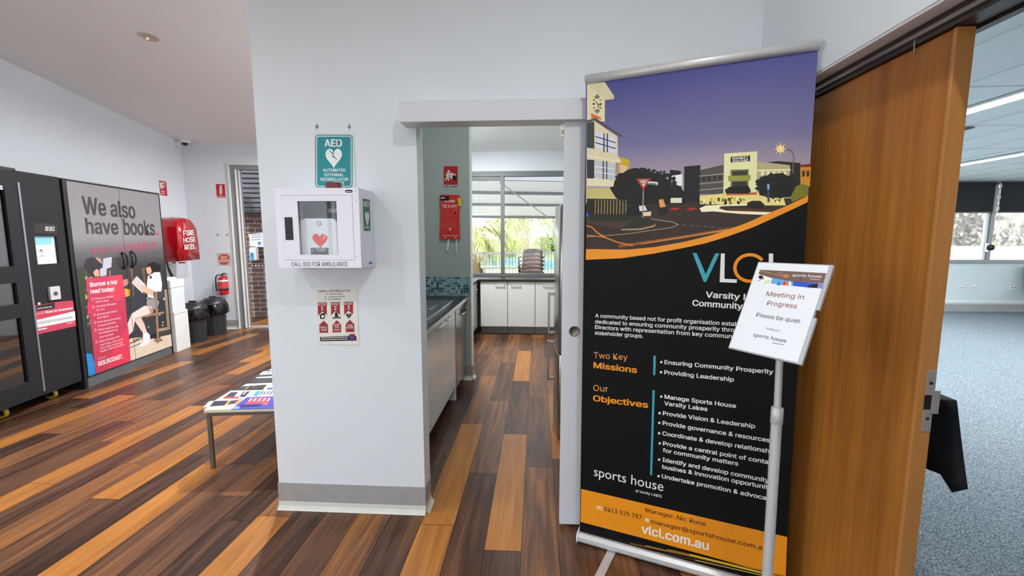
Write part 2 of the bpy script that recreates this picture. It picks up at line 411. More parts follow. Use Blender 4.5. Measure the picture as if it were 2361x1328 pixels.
# ================================================================== THE SETTING
# timber floor: one mesh, a quad per board, each with its own tone
BW = .1805
LIGHT = {(-12, -1): .8, (-12, 0): .62, (-8, -1): .82, (-17, 0): .74, (-3, 0): .8, (-3, -1): .82, (-1, 0): .85, (-1, 2): .82, (1, 1): .7,
         (-15, -1): .5, (-5, -1): .48, (0, 0): .4, (0, 1): .3, (-2, 0): .2, (-2, -1): .25, (-1, 1): .22, (-1, -1): .15, (-4, 0): .2, (-4, -1): .2, (-6, -1): .18, (-7, -1): .22,
         (-9, -1): .12, (-10, -1): .2, (-11, -1): .3, (-13, -1): .22, (-14, -1): .3, (-16, 0): .2, (-18, 0): .3, (-6, 0): .3, (-7, 0): .2, (0, 2): .4, (0, -1): .3, (1, 0): .25, (-2, 1): .42, (-3, 1): .45}
JOINT = {-12: 2.61, -8: 2.11, -17: 2.33, -3: 2.09, -1: 1.92, -15: 2.59, 0: 1.45, 1: 1.56, -2: 1.35, -4: 1.7}
fb = MB(); fr = random.Random(11)
for k in range(-52, 7):
    x0, x1 = -.065+k*BW, -.065+(k+1)*BW
    if x0 > 1.12: continue
    x1 = min(x1, 1.12); j0 = JOINT.get(k, 1.4+fr.random()*1.255)
    for j in range(-6, 8):
        a, b = j0+1.255*j, j0+1.255*(j+1)
        a, b = max(a, -5.), min(b, 9.6)
        if b <= a: continue
        rv = fr.random(); t = LIGHT.get((k, j), .08+.3*rv if rv < .66 else (.45 if rv < .88 else .7))
        if a > 3.3 and k > -5 and (k, j) not in LIGHT: t = .2+.42*rv
        g = .0013
        fb.add([(x0+g, a+g, 0), (x1-g, a+g, 0), (x1-g, b-g, 0), (x0+g, b-g, 0)], [(0, 1, 2, 3)], FLOORM)
        fb.tone.append((t, fr.random()))
fb.add([(-10, -5, -.003), (1.12, -5, -.003), (1.12, 9.6, -.003), (-10, 9.6, -.003)], [(0, 1, 2, 3)], INK); fb.tone.append((0, 0))
fl = struct(fb, 'floor')
c = MB(); c.box(1.12, 13.2, -5, 9.5, -.05, .002, CARPET); struct(c, 'floor.001')

# lobby and left wing -------------------------------------------------
def sheet(mb, pts, th, m):                                          # a sloping ceiling slab
    up = [(p[0], p[1], p[2]+th) for p in pts]; n = len(pts)
    mb.add(pts+up, [tuple(range(n))[::-1], tuple(range(n, 2*n))]+[(i, (i+1) % n, n+(i+1) % n, n+i) for i in range(n)], m)
c = MB()
q = [(-9.5, -5), (1.16, -5), (1.16, 2.2), (-1.4, 2.2), (-1.4, 7.72/math.cos(A)+math.tan(A)*-1.4), tuple(Lw(-4.35, 7.75)[:2]), tuple(Lw(-4.35, 2)[:2])]
sheet(c, [(x, y, zc(x, y)) for x, y in q], .15, CEIL); struct(c, 'ceiling')
b = MB(); b.box(-1.43, -.603, 2.183, 2.30, 0, 3.6, WALL); b.box(-.603, .16, 2.183, 2.30, 2.10, 3.6, WALL)
b.box(.16, 1.042, 2.183, 2.30, 0, 3.6, WALL); b.box(-1.43, -1.33, 2.30, 7.3, 0, 3.6, WALL); struct(b, 'wall_front')
b = MB(RL); b.box(-4.35, -4.2, 2.2, 7.87, 0, 4.2, WALL); b.box(-4.35, -4.2, -4.6, 2.2, 0, .3, WALL); b.box(-4.35, -4.2, -4.6, 2.2, 2.8, 4.6, WALL); b.box(-4.35, -4.2, -6, -4.6, 0, 4.6, WALL); struct(b, 'wall_left')
b = MB(RL)
for v in (-4.57, -2.9, -1.2, .5, 2.17): b.box(-4.31, -4.24, v-.03, v+.03, .3, 2.8, ALUG)
b.box(-4.31, -4.24, -4.6, 2.2, .3, .36, ALUG); b.box(-4.31, -4.24, -4.6, 2.2, 2.74, 2.8, ALUG); b.box(-4.28, -4.274, -4.6, 2.2, .36, 2.74, GLASS); struct(b, 'window_4')
b = MB(RL); b.box(-4.2, -3.52, 7.72, 7.84, 0, 3.2, WALL); b.box(-3.52, -1.6, 7.72, 7.84, 2.70, 3.3, WALL); struct(b, 'wall_back')
b = MB(); b.box(1.042, 1.20, -5, 2.183, 2.12, 3.9, WALL); b.box(1.042, 1.2, -5, -.6, 0, 2.12, WALL); struct(b, 'wall_right')
b = MB(); b.box(.86, 1.2, 2.30, 9.4, 0, 3.6, WALLK); b.box(1.17, 1.2, 2.18, 2.31, 0, 3.6, WALL); struct(b, 'wall_kitchen_right')
# wall behind the photographer, mostly glazed
b = MB(); b.box(-9.5, 1.2, -5.12, -5, 2.7, 4.6, WALL); b.box(-9.5, 1.2, -5.12, -5, 0, .3, WALL); b.box(-9.5, -6, -5.12, -5, .3, 2.7, WALL); b.box(.2, 1.2, -5.12, -5, .3, 2.7, WALL)
struct(b, 'wall_rear')
b = MB()
for x in (-6, -4.45, -2.9, -1.35, .2): b.box(x-.03, x+.03, -5.1, -5.02, .3, 2.7, ALUG)
b.box(-6, .2, -5.1, -5.02, .3, .36, ALUG); b.box(-6, .2, -5.1, -5.02, 2.64, 2.7, ALUG)
b.box(-6, .2, -5.065, -5.055, .36, 2.64, GLASS); struct(b, 'window_3')

def skirting(mb, a, b_, nrm, h=.152):                                # coved vinyl skirting along a wall foot
    a, b_, nrm = Vector(a), Vector(b_), Vector(nrm)
    prof = [(0, h), (.004, h), (.004, .045), (.007, .022), (.016, .008), (.024, .001), (0, .001)]
    vs = [tuple(p+nrm*o+Vector((0, 0, z))) for p in (a, b_) for o, z in prof]; n = len(prof)
    mb.add(vs, [(0, 1, n+1, n), (1, 2, n+2, n+1)], SKIRT); mb.add(vs, [(2, 3, n+3, n+2), (3, 4, n+4, n+3), (4, 5, n+5, n+4)], SKIRTE)
    mb.add(vs, [tuple(range(n)), tuple(range(n, 2*n))[::-1]], SKIRT)
b = MB(); skirting(b, (-1.434, 2.183, 0), (-.599, 2.183, 0), (0, -1, 0)); skirting(b, (-.603, 2.179, 0), (-.603, 2.30, 0), (1, 0, 0)); skirting(b, (-1.43, 7, 0), (-1.43, 2.179, 0), (-1, 0, 0))
skirting(b, (.9, 2.183, 0), (1.042, 2.183, 0), (0, -1, 0)); struct(b, 'baseboard_front')
b = MB(RL); skirting(b, (-4.2, 7.72, 0), (-3.53, 7.72, 0), (0, -1, 0)); struct(b, 'baseboard_back')
b = MB(RL); skirting(b, (-4.2, 7.7, 0), (-4.2, -4, 0), (1, 0, 0)); struct(b, 'baseboard_left')

# header box over the kitchen opening, and its hanging door
b = MB(); b.box(-.655, 1.04, 2.075, 2.183, 2.052, 2.148, WHITE); struct(b, 'trim_1', bevel=.002)
d = MB(); d.box(.128, 1.0, 2.108, 2.148, .018, 2.062, WHITE); door2 = d.build('door_2', bevel=.002); door2['kind'] = 'structure'
d = MB(); F2 = (.188, 2.108, 1.048)
d.lathe([(.026, 0), (.026, .004), (.022, .005), (.021, .001), (.001, .001)], mat('bronze_pull', (122, 116, 106), .4, .6, noise=.04), F2, 28, 'y'); d.build('flush_pull', door2)['label'] = 'round bronze flush pull'
d = MB(); d.box(.112, .128, 2.112, 2.128, 1.985, 2.04, WHITEP); d.box(.114, .127, 2.108, 2.113, 1.995, 2.015, SKIRT); d.build('catch', door2)

# bronze track above the timber door
b = MB(); b.box(1.046, 1.099, -.6, 2.183, 2.112, 2.122, mat('soffit_brightened', (244, 244, 250), .6, noise=.01)); struct(b, 'trim_4')  # added strip, paler than the wall, to brighten its shaded underside
b = MB()
b.box(1.100, 1.175, -.6, 2.183, 2.094, 2.122, TRACK); b.box(1.094, 1.13, -.6, 2.183, 2.082, 2.094, TRACKL); b.box(1.106, 1.175, -.6, 2.183, 2.068, 2.082, TRACK)
b.box(1.175, 1.2, -.6, 2.183, 2.06, 2.122, TRACK); struct(b, 'trim_2')
d = MB(); d.box(1.122, 1.166, 1.288, 2.182, .01, 2.066, DOORW); d.box(1.1195, 1.168, 1.285, 1.297, .01, 2.066, LIP)
door3 = d.build('door_3', bevel=.0015); door3['kind'] = 'structure'
d = MB(); d.box(1.141, 1.166, 1.2825, 1.286, .935, 1.122, mat('lock_nickel', (150, 144, 138), .5, .2, noise=.03))
for z in (.975, 1.083): d.cyl((1.153, 1.283, z), (1.153, 1.2815, z), .005, TRACK, n=12)
d.build('lock_plate', door3, .0008)
d = MB(); d.box(1.139, 1.160, 1.2818, 1.2828, 1.003, 1.047, INK); d.box(1.158, 1.177, 1.277, 1.2825, .992, 1.062, MATS['lock_nickel']); d.build('strike', door3, .0008)
d = MB(); d.cyl((1.105, 1.40, 2.082), (1.105, 1.40, 2.045), .002, TRACKL, n=8); d.build('hook', door3)

# glazed back door ------------------------------------------------------
d = MB(RL)
d.box(-3.535, -3.515, 7.69, 7.80, 0, 2.715, WHITEP); d.box(-3.535, -1.6, 7.69, 7.80, 2.70, 2.715, WHITEP)
d.box(-3.515, -3.435, 7.72, 7.82, 0, 2.70, ALUG); d.box(-3.435, -3.415, 7.70, 7.80, .02, 2.63, WHITEP); d.box(-3.413, -3.37, 7.735, 7.80, .02, 2.62, ALUG); d.box(-3.392, -3.372, 7.725, 7.74, .02, 2.62, WHITEP)
d.box(-3.515, -1.6, 7.72, 7.82, 2.63, 2.70, ALUG); d.box(-3.435, -1.6, 7.72, 7.82, 0, .03, ALU)
d.box(-2.05, -1.98, 7.735, 7.80, .02, 2.63, ALUG)
d1 = d.build('door_1', bevel=.002); d1['kind'] = 'structure'
d = MB(RL); d.box(-3.37, -2.05, 7.765, 7.771, .03, 2.62, GLASS); d.build('pane', d1)
d = MB(RL)
for i in range(5): d.box(-3.30+i*.055, -3.282+i*.055, 7.763, 7.765, 1.055, 1.073, PWHITE)
d.build('safety_dots', d1)
d = MB(); d.box(-2.05, -1.42, 7.45, 7.6, 0, 3.2, WALL); struct(d, 'wall_back_side')
# porch beyond it
b = MB(RL @ Matrix.Translation((0, 9.0, 0))); b.M = RL; b.box(-6, -1.0, 9.0, 9.2, -.05, 3.1, BRICK)
o = b.build('wall_porch', W=RL @ Matrix.Translation((0, 9.0, 0))); o['kind'] = 'structure'
b = MB(RL); b.box(-6, -1.0, 7.84, 9.0, -.05, -.004, mat('red_paving', (122, 66, 58), .6, noise=.12, scale=9)); struct(b, 'path')
b = MB(RL)
LOUV = mat('slate_louvre', (46, 46, 56), .5, noise=.05)
b.box(-6, -1.0, 8.93, 8.99, 2.02, 3.1, LOUV)
for i in range(11):
    z = 2.1+i*.09
    b.prism([(8.93, z), (8.90, z-.012), (8.885, z-.075), (8.93, z-.06)], -6, -1.0, LOUV, 0)
b.box(-6, -1.0, 8.86, 8.95, 2.0, 2.06, LOUV)
tag(b.build('louvre_panel'), 'dark slate louvre band over the brick wall of the back porch', 'louvre')

ALUD = mat('dark_window_aluminium', (104, 106, 110), .5, .2, noise=.02)
# kitchen shell ---------------------------------------------------------
b = MB(); sheet(b, [(-1.4, 2.28, 2.93+.066*4.92), (.9, 2.28, 2.93+.066*4.92), (.9, 7.3, 2.925), (-1.4, 7.3, 2.925)], .1, CEIL); struct(b, 'ceiling.001')
b = MB(); b.box(-1.33, .86, 7.2, 7.32, 0, .86, WALLK); b.box(-1.33, .86, 7.2, 7.32, 2.615, 3.4, WALL); struct(b, 'wall_kitchen_window')
b = MB(); b.box(-1.33, -.69, 4.45, 4.57, 0, 3.4, NIBW); b.box(-.69, -.682, 4.4495, 4.57, 0, 3.4, WHITEP); struct(b, 'wall_kitchen_nib')  # white end layer paints in the bright light on the wall end
b = MB(); skirting(b, (-.84, 4.45, 0), (-.678, 4.45, 0), (0, -1, 0)); skirting(b, (-.682, 4.446, 0), (-.682, 4.574, 0), (1, 0, 0)); struct(b, 'baseboard_kitchen')
b = MB(); b.box(-1.33, -.70, 4.442, 4.449, .905, 1.108, MOSAIC); struct(b, 'trim_3')
d = MB()
d.box(-1.33, .86, 7.2, 7.30, 2.53, 2.615, ALUD); d.box(-1.33, .86, 7.2, 7.30, .86, .93, ALUD); d.box(-.60, -.54, 7.19, 7.28, .93, 2.53, ALUD)
d.box(-1.33, -1.27, 7.2, 7.3, .93, 2.53, ALUD); d.box(-1.27, -.6, 7.22, 7.27, 2.47, 2.53, ALUD)
wk = d.build('window_1', bevel=.002); wk['kind'] = 'structure'
d = MB(); d.box(-1.27, -.6, 7.245, 7.251, .93, 2.53, GLASS); d.build('pane', wk)
d = MB(); d.box(-.54, .86, 7.265, 7.271, .93, 2.53, GLASS); d.build('pane', wk)

# meeting room ----------------------------------------------------------
MR = mat('meeting_wall_paint', (206, 216, 218), .7, noise=.012, scale=3)
b = MB(); b.box(1.2, 7.2, 9.4, 9.55, 0, 2.9, MR); b.box(7.2, 12.2, 9.4, 9.55, 0, 1.04, MR); b.box(12.2, 13.2, 9.4, 9.55, 0, 2.9, MR); struct(b, 'wall_meeting_window')
b = MB(); b.box(13.05, 13.2, -5, 9.4, 0, .9, MR); b.box(13.05, 13.2, -5, 9.4, 2.6, 2.9, MR); b.box(13.05, 13.2, -5, -4, .9, 2.6, MR); b.box(13.05, 13.2, 8.4, 9.4, .9, 2.6, MR); struct(b, 'wall_meeting_side')
b = MB()
for y in (-3.97, -.9, 2.2, 5.3, 8.37): b.box(13.1, 13.17, y-.03, y+.03, .9, 2.6, ALUG)
b.box(13.13, 13.136, -4, 8.4, .9, 2.6, GLASS); struct(b, 'added_window_5')  # unseen window, added to bring more daylight into the meeting room
b = MB(); b.box(1.2, 13.2, -5.15, -5, 0, 2.9, MR); struct(b, 'wall_meeting_rear')
b = MB(); b.box(1.2, 13.05, 9.375, 9.4, .192, .215, WHITEP); b.box(1.2, 13.05, 9.385, 9.4, .002, .165, SKIRT); b.box(1.2, 13.05, 9.39, 9.4, .165, .192, WHITEP); struct(b, 'baseboard_meeting')
TILE = mat('ceiling_tile', (244, 248, 250), .85, noise=.02, scale=40); TBAR = mat('ceiling_tee', (226, 230, 234), .5, noise=.01)
b = MB(); b.box(1.2, 13.05, -5, 9.4, 2.672, 2.72, TILE)
for i in range(20): b.box(1.455+i*.6-.01, 1.455+i*.6+.01, -5, 9.4, 2.666, 2.673, TBAR)
for j in range(-7, 8):
    y = 3.67+j*1.2
    if -5 < y < 9.4: b.box(1.2, 13.05, y-.01, y+.01, 2.667, 2.673, TBAR)
struct(b, 'ceiling.002')
d = MB()
for z0, z1 in ((1.02, 1.085), (2.60, 2.668)): d.box(7.2, 12.2, 9.36, 9.46, z0, z1, ALUG)
for x in (7.2, 9.235, 11.2, 12.14): d.box(x-.035, x+.035, 9.35, 9.46, 1.085, 2.6, ALUG)
d.box(9.14, 9.19, 9.375, 9.44, 1.085, 2.6, WHITEP)
wm = d.build('window_2', bevel=.002); wm['kind'] = 'structure'
d = MB(); d.box(7.2, 9.2, 9.41, 9.416, 1.08, 2.6, GLASS); d.build('pane', wm)
d = MB(); d.box(9.27, 12.2, 9.41, 9.416, 1.08, 2.6, GLASS); d.build('pane', wm)
d = MB(); d.sphere((9.235, 9.31, 1.335), .05, BLACK, 12, 8, 1.2); d.cyl((9.235, 9.36, 1.335), (9.235, 9.30, 1.335), .018, CHROME); d.box(9.155, 9.19, 9.33, 9.36, 1.25, 1.42, CHROME); d.build('latch', wm)

# ================================================================== THINGS IN THE LOBBY
def Z(ox, oy, s):                            # reads a point off an enlargement of the photograph
    return lambda *p: [(ox+x*s, oy+y*s) for x, y in p]
def heart(cx, cy, w, h, n=30):
    r = []
    for i in range(n):
        t = 2*PI*i/n
        r.append((cx+w/2*math.sin(t)**3, cy - h/2*((13*math.cos(t)-5*math.cos(2*t)-2*math.cos(3*t)-math.cos(4*t))/14.5)))
    return r
def bolt(cx, cy, w, h): return [(cx+x*w, cy+y*h) for x, y in ((-.5, -.5), (.12, -.12), (.02, .02), (.5, .5), (-.1, .12), (.0, -.02))]
def rrect(x0, y0, x1, y1, r, n=5):
    q = []
    for cx, cy, a in ((x1-r, y0+r, -PI/2), (x1-r, y1-r, 0), (x0+r, y1-r, PI/2), (x0+r, y0+r, PI)):
        q += [(cx+r*math.cos(a+PI/2*i/n), cy+r*math.sin(a+PI/2*i/n)) for i in range(n+1)]
    return q

# ---- roll-up banner
BO = Vector((.223, 2.010, 0)); BX = Vector((.9387, -.3448, 0)); FB = Frame(BO, BX, (0, 0, 1))
T = thing('roll_up_banner', 'tall black and orange roll-up banner with an evening street picture', 'banner', BO, math.atan2(BX.y, BX.x))
MBn = FB.M
mb = MB(); P1 = Z(1330, 80, .39163)
mb.M = MBn; mb.prism([(-.008, 2.20), (.001, .045), (.876, .045), (.848, 2.20)], -.0012, 0, BBLACK); mb.M = Matrix.Identity(4)
SKYP = vramp('printed_evening_sky', 2, 1.62, 2.19, [(0, (206, 176, 152)), (.22, (176, 160, 166)), (.5, (116, 114, 156)), (1, (66, 70, 136))])
swU = [(55, 1262), (300, 1265), (460, 1250), (620, 1222), (780, 1184), (900, 1145), (1000, 1108), (1100, 1063), (1230, 1010), (1362, 948)]
art(mb, FB, P1((53, 270), (53, 1000), (1360, 960), (1420, 80)), SKYP, 1)
art(mb, FB, P1((55, 985), *swU[:-1], (1362, 950), (1250, 965), (700, 985)), flat(58, 46, 40), 2)
rb_ = random.Random(21)
def bp(c, *pts, l=3): art(mb, FB, P1(*pts), flat(*c), l)
bp((226, 218, 178), (60, 290), (165, 278), (165, 512), (60, 503)); bp((214, 206, 170), (100, 288), (165, 280), (220, 362), (216, 380), (165, 385), (70, 300), l=4)
for i in range(12):
    a = 2*PI*i/12; k = .72 if i % 3 else .62
    stroke(mb, FB, P1((120+25*k*math.sin(a), 408-54*k*math.cos(a)), (120+25*math.sin(a), 408-54*math.cos(a))), .004 if i % 3 else .006, INK, 6)
stroke(mb, FB, P1((112, 395), (124, 408), (142, 418)), .003, INK, 6); stroke(mb, FB, P1((124, 408), (128, 432)), .003, INK, 6)
bp((204, 110, 70), (85, 462), (143, 488), (143, 500), (85, 492), l=5)
bp((84, 78, 70), (60, 505), (110, 490), (268, 596), (262, 603), (105, 505), (60, 520), l=6)
bp((222, 212, 176), (100, 505), (240, 600), (242, 715), (262, 748), (228, 757), (225, 855), (215, 895), (60, 890), (60, 515), l=4)
bp((60, 72, 62), (60, 520), (103, 510), (103, 672), (60, 665), l=5); bp((52, 52, 58), (60, 735), (103, 738), (103, 845), (60, 850), l=5)
bp((214, 218, 236), (110, 565), (228, 610), (228, 703), (110, 665), l=5); bp((190, 196, 208), (106, 735), (225, 765), (225, 853), (106, 842), l=5)
for x in (160, 180): stroke(mb, FB, P1((x, 583), (x, 690)), .005, INK, 6); stroke(mb, FB, P1((x-4, 745), (x-4, 850)), .005, INK, 6)
for y in (600, 635): stroke(mb, FB, P1((110, y), (228, y+36)), .004, INK, 6)
for y in (775, 808): stroke(mb, FB, P1((106, y), (225, y+16)), .004, flat(236, 236, 228), 6)
bp((232, 222, 190), (60, 708), (262, 742), (262, 752), (60, 720), l=7); bp((230, 222, 192), (60, 845), (222, 858), (215, 895), (60, 890), l=7)
bp((206, 168, 40), (244, 718), (308, 738), (305, 808), (244, 850), l=3); bp((220, 190, 160), (255, 765), (296, 775), (292, 812), (255, 830), l=4)
bp((200, 190, 120), (60, 905), (205, 905), (240, 965), (60, 970), l=3); bp((40, 36, 26), (60, 965), (312, 968), (300, 1056), (60, 1062), l=4)
for i in range(11): stroke(mb, FB, P1((110+i*18, 972), (108+i*18, 1054)), .004, flat(150, 140, 92), 5)
bp((26, 28, 26), (195, 905), (240, 835), (300, 795), (345, 783), (420, 805), (500, 822), (530, 850), (600, 885), (632, 925), (640, 995), (300, 1000), (230, 960), l=5)
bp((26, 28, 28), (548, 795), (612, 802), (616, 985), (548, 985), l=4); bp((34, 34, 38), (632, 776), (728, 768), (722, 985), (630, 985), l=5)
bp((240, 244, 248), (558, 830), (620, 822), (620, 890), (558, 888), l=6); bp((232, 230, 206), (552, 962), (618, 960), (618, 990), (552, 990), l=6)
bp((84, 80, 74), (728, 797), (865, 765), (862, 940), (715, 940), l=4)
for y in (822, 868, 905): bp((150, 146, 134), (718, y+8), (862, y-6), (862, y+1), (718, y+14), l=5)
for i in range(4): bp((46, 44, 44), (738+i*32, 838-i*3), (756+i*32, 836-i*3), (756+i*32, 862-i*3), (738+i*32, 864-i*3), l=6)
bp((232, 232, 176), (868, 700), (1062, 687), (1058, 925), (862, 932), l=6); bp((20, 22, 22), (905, 720), (1020, 711), (1020, 745), (905, 753), l=7)
text(mb, FB, 'MARKET', P1((915, 735))[0], P1((1010, 728))[0], 5, flat(226, 228, 220), 8, .03); text(mb, FB, 'SQUARE', P1((915, 751))[0], P1((1010, 744))[0], 5, flat(226, 228, 220), 8, .03)
bp((120, 122, 84), (905, 795), (1012, 792), (1010, 920), (905, 924), l=7); bp((58, 60, 46), (915, 805), (1005, 800), (1005, 828), (915, 830), l=8); bp((150, 156, 70), (890, 832), (1025, 826), (1022, 858), (892, 862), l=9); bp((50, 52, 40), (915, 866), (1000, 864), (1002, 918), (912, 920), l=8)
bp((186, 176, 128), (1062, 750), (1255, 768), (1252, 832), (1062, 838), l=4); bp((234, 230, 196), (1062, 795), (1258, 790), (1258, 800), (1062, 806), l=5)
for i in range(5): bp((242, 236, 190), (1085+i*33, 806), (1102+i*33, 806), (1102+i*33, 828), (1085+i*33, 830), l=6)
bp((44, 40, 44), (1115, 752), (1185, 744), (1316, 755), (1316, 890), (1255, 890), (1255, 768), l=3)
bp((206, 140, 36), (1316, 775), (1378, 772), (1372, 895), (1316, 890), l=4); bp((120, 44, 26), (1316, 766), (1378, 760), (1378, 778), (1316, 780), l=5)
for x in (1326, 1352): bp((60, 46, 24), (x, 800), (x+16, 800), (x+16, 835), (x, 836), l=6)
bp((24, 28, 24), (1060, 870), (1090, 840), (1140, 820), (1210, 815), (1270, 845), (1302, 895), (1260, 955), (1150, 962), (1075, 945), l=7)
bp((120, 120, 30), (1290, 892), (1330, 878), (1364, 890), (1360, 945), (1270, 985), (1255, 960), l=8)
for (cx_, cy_, rx_, ry_, n_, l_) in ((400, 890, 195, 95, 120, 6), (1180, 890, 118, 68, 90, 7.5)):      # leafy edges of the printed trees
    for i in range(n_):
        a = rb_.random()*2*PI if i % 3 else -rb_.random()*PI; q_ = rb_.uniform(.82, 1.06); x, y = cx_+rx_*q_*math.cos(a), cy_+ry_*q_*math.sin(a); s_ = rb_.uniform(6, 16)
        bp(rb_.choice(((26, 28, 26), (34, 38, 30), (30, 32, 28))), (x-s_, y), (x, y-s_*.8), (x+s_, y+s_*.1), (x, y+s_*.7), l=l_+i*.004)
bp((236, 222, 140), (725, 950), (860, 935), (1075, 930), (1215, 955), (1230, 1005), (1100, 1005), (725, 998), l=6)
bp((196, 90, 40), (880, 935), (1060, 930), (1060, 942), (880, 946), l=7)
rb = random.Random(5)
for i in range(46):
    x = 730+rb.random()*470; y = 952+rb.random()*40; s_ = 4+rb.random()*9
    bp(rb.choice(((250, 246, 214), (56, 46, 24), (28, 30, 20), (216, 170, 60), (90, 96, 34))), (x, y), (x+s_, y-2), (x+s_, y+s_*1.6), (x, y+s_*1.4), l=8)
bp((22, 24, 22), (870, 915), (900, 895), (1010, 890), (1025, 920), (1010, 935), (880, 935), l=9)
bp((252, 246, 214), (722, 1022), (760, 1006), (1008, 996), (1000, 1006), (850, 1010), (835, 1022), (880, 1036), (1180, 1046), (1150, 1063), (960, 1055), (800, 1040), (735, 1044), l=9)
bp((96, 60, 28), (880, 1018), (1150, 1032), (1180, 1040), (900, 1032), l=10)
bp((30, 30, 34), (1000, 992), (1030, 978), (1080, 978), (1105, 1000), (1095, 1022), (1010, 1018), l=10)
for x in (560, 660): bp((190, 40, 30), (x-20, 1030), (x+20, 1018), (x+50, 1022), (x+20, 1034), l=8)
bp((230, 160, 90), (482, 972), (508, 968), (525, 1015), (490, 1020), l=8); bp((40, 34, 30), (484, 1018), (535, 1010), (535, 1060), (484, 1062), l=8)
bp((28, 28, 32), (285, 1050), (310, 1012), (360, 1000), (410, 1008), (440, 1045), (430, 1068), (300, 1066), l=7); bp((226, 226, 228), (365, 1008), (400, 1005), (415, 1035), (370, 1040), l=8); bp((236, 214, 180), (390, 1046), (438, 1040), (436, 1066), (395, 1068), l=8)
bp((74, 58, 50), (60, 1080), (440, 1068), (470, 1110), (455, 1135), (300, 1150), (60, 1110), l=5); bp((44, 48, 28), (70, 1070), (300, 1062), (440, 1085), (460, 1110), (330, 1142), (265, 1140), (330, 1095), (70, 1100), l=6)
stroke(mb, FB, P1((262, 1148), (380, 1145), (450, 1128), (462, 1120)), .006, flat(176, 150, 110), 7)
stroke(mb, FB, P1((58, 1192), (300, 1172), (560, 1135), (598, 1118), (560, 1102), (440, 1085)), .003, flat(170, 150, 120), 7)
stroke(mb, FB, P1((58, 1124), (92, 1136), (120, 1165), (170, 1195), (240, 1222), (330, 1242)), .006, flat(214, 130, 40), 7)
stroke(mb, FB, P1((58, 1180), (150, 1190), (210, 1210)), .004, flat(220, 140, 50), 7)
stroke(mb, FB, P1((250, 1245), (600, 1195), (940, 1138)), .012, flat(150, 86, 40), 7); stroke(mb, FB, P1((380, 1232), (700, 1180), (930, 1142)), .003, flat(226, 160, 70), 8)
for i in range(6): stroke(mb, FB, P1((620+i*42, 1120+i*3), (645+i*42, 1122+i*3)), .003, flat(110, 96, 84), 7)
stroke(mb, FB, P1((392, 912), (388, 1076)), .005, flat(150, 146, 140), 9)
bp((176, 50, 36), (348, 848), (437, 845), (393, 918), l=10); bp((224, 206, 186), (366, 856), (420, 854), (393, 898), l=11)
text(mb, FB, 'GIVE', P1((370, 868))[0], P1((416, 866))[0], 3.6, INK, 12, .02); text(mb, FB, 'WAY', P1((378, 882))[0], P1((408, 880))[0], 3.6, INK, 12, .02)
bp((230, 226, 214), (418, 862), (478, 868), (476, 886), (416, 880), l=10); bars(mb, FB, P1((424, 880))[0], P1((472, 884))[0], .005, INK, 11)
stroke(mb, FB, P1((1270, 815), (1277, 710), (1268, 688), (1250, 676), (1215, 672)), .004, flat(120, 104, 96), 9)
bp((246, 206, 120), *arc(1198, 673, 26, 22, 8), l=9)
art(mb, FB, P1(*[(1198+(44 if i % 2 == 0 else 12)*math.cos(PI*i/8), 673+(44 if i % 2 == 0 else 12)*math.sin(PI*i/8)) for i in range(16)]), flat(252, 224, 150), 10)
bp((44, 90, 200), *arc(62, 1060, 8, 14, 10), l=8)
stroke(mb, FB, P1((1127, 885), (1127, 985)), .006, flat(70, 80, 96), 9); bp((130, 170, 230), (1120, 880), (1134, 880), (1134, 910), (1120, 910), l=10)
swL = [(1862, 466), (1833, 480), (1800, 495), (1762, 513), (1722, 530), (1676, 546), (1631, 560), (1586, 570), (1541, 578), (1480, 590), (1420, 597), (1351, 599)]
up_ = P1(*swU); 
for i in range(9):                                    # the swoosh, in short lengths so that each stays convex
    a, b_ = up_[i], up_[i+1]
    f = lambda t: (lambda k: (swL[::-1][int(k)][0]+(swL[::-1][min(11, int(k)+1)][0]-swL[::-1][int(k)][0])*(k-int(k)), swL[::-1][int(k)][1]+(swL[::-1][min(11, int(k)+1)][1]-swL[::-1][int(k)][1])*(k-int(k))))(t*11/9)
    art(mb, FB, [a, b_, f(i+1), f(i)], ORANGE, 13)
P2 = Z(1330, 560, .30126)
art(mb, FB, P2((886, 78), (917, 78), (986, 240), (970, 298)), CYAN, 3); art(mb, FB, P2((1059, 80), (1091, 80), (990, 298), (970, 298), (986, 240)), CYAN, 3)
art(mb, FB, P2((1103, 80), (1132, 82), (1129, 300), (1093, 300)), PWHITE, 3); art(mb, FB, P2((1095, 273), (1226, 279), (1223, 306), (1094, 300)), PWHITE, 4)
n_ = 34
for i in range(n_):
    a0, a1 = -.62-(2*PI-1.24)*i/n_, -.62-(2*PI-1.24)*(i+1)/n_
    q = [(1325+rx*math.cos(a), 192+ry*math.sin(a)) for a, rx, ry in ((a0, 128, 114), (a1, 128, 114), (a1, 103, 89), (a0, 103, 89))]
    art(mb, FB, P2(*q), ORANGE, 3)
art(mb, FB, P2((1470, 80), (1503, 82), (1499, 322), (1463, 320)), PWHITE, 3); art(mb, FB, P2((1465, 294), (1600, 303), (1597, 330), (1464, 321)), PWHITE, 4)
def vtext(s, vis, p0, p1, cap, m=PWHITE, off=.02, font=1):
    a, b_ = Vector(FB.px(*p0)), Vector(FB.px(*p1)); gv = glyphs(vis, off, font)[0]; gs = glyphs(s, off, font)[0]
    wv = max(v[0] for v in gv)-min(v[0] for v in gv); ws = max(v[0] for v in gs)-min(v[0] for v in gs)
    text(mb, FB, s, tuple(a), tuple(a+(b_-a)*ws/wv), FB.capp(p0[0], p0[1], cap), m, 3, off, font, False)
vtext('Varsity Lakes', 'Varsity L', (1626.7, 685.4), (1726, 692), 13.5, off=.03)
vtext('Community', 'Community', (1596, 704.5), (1712, 713), 13.5, off=.03)
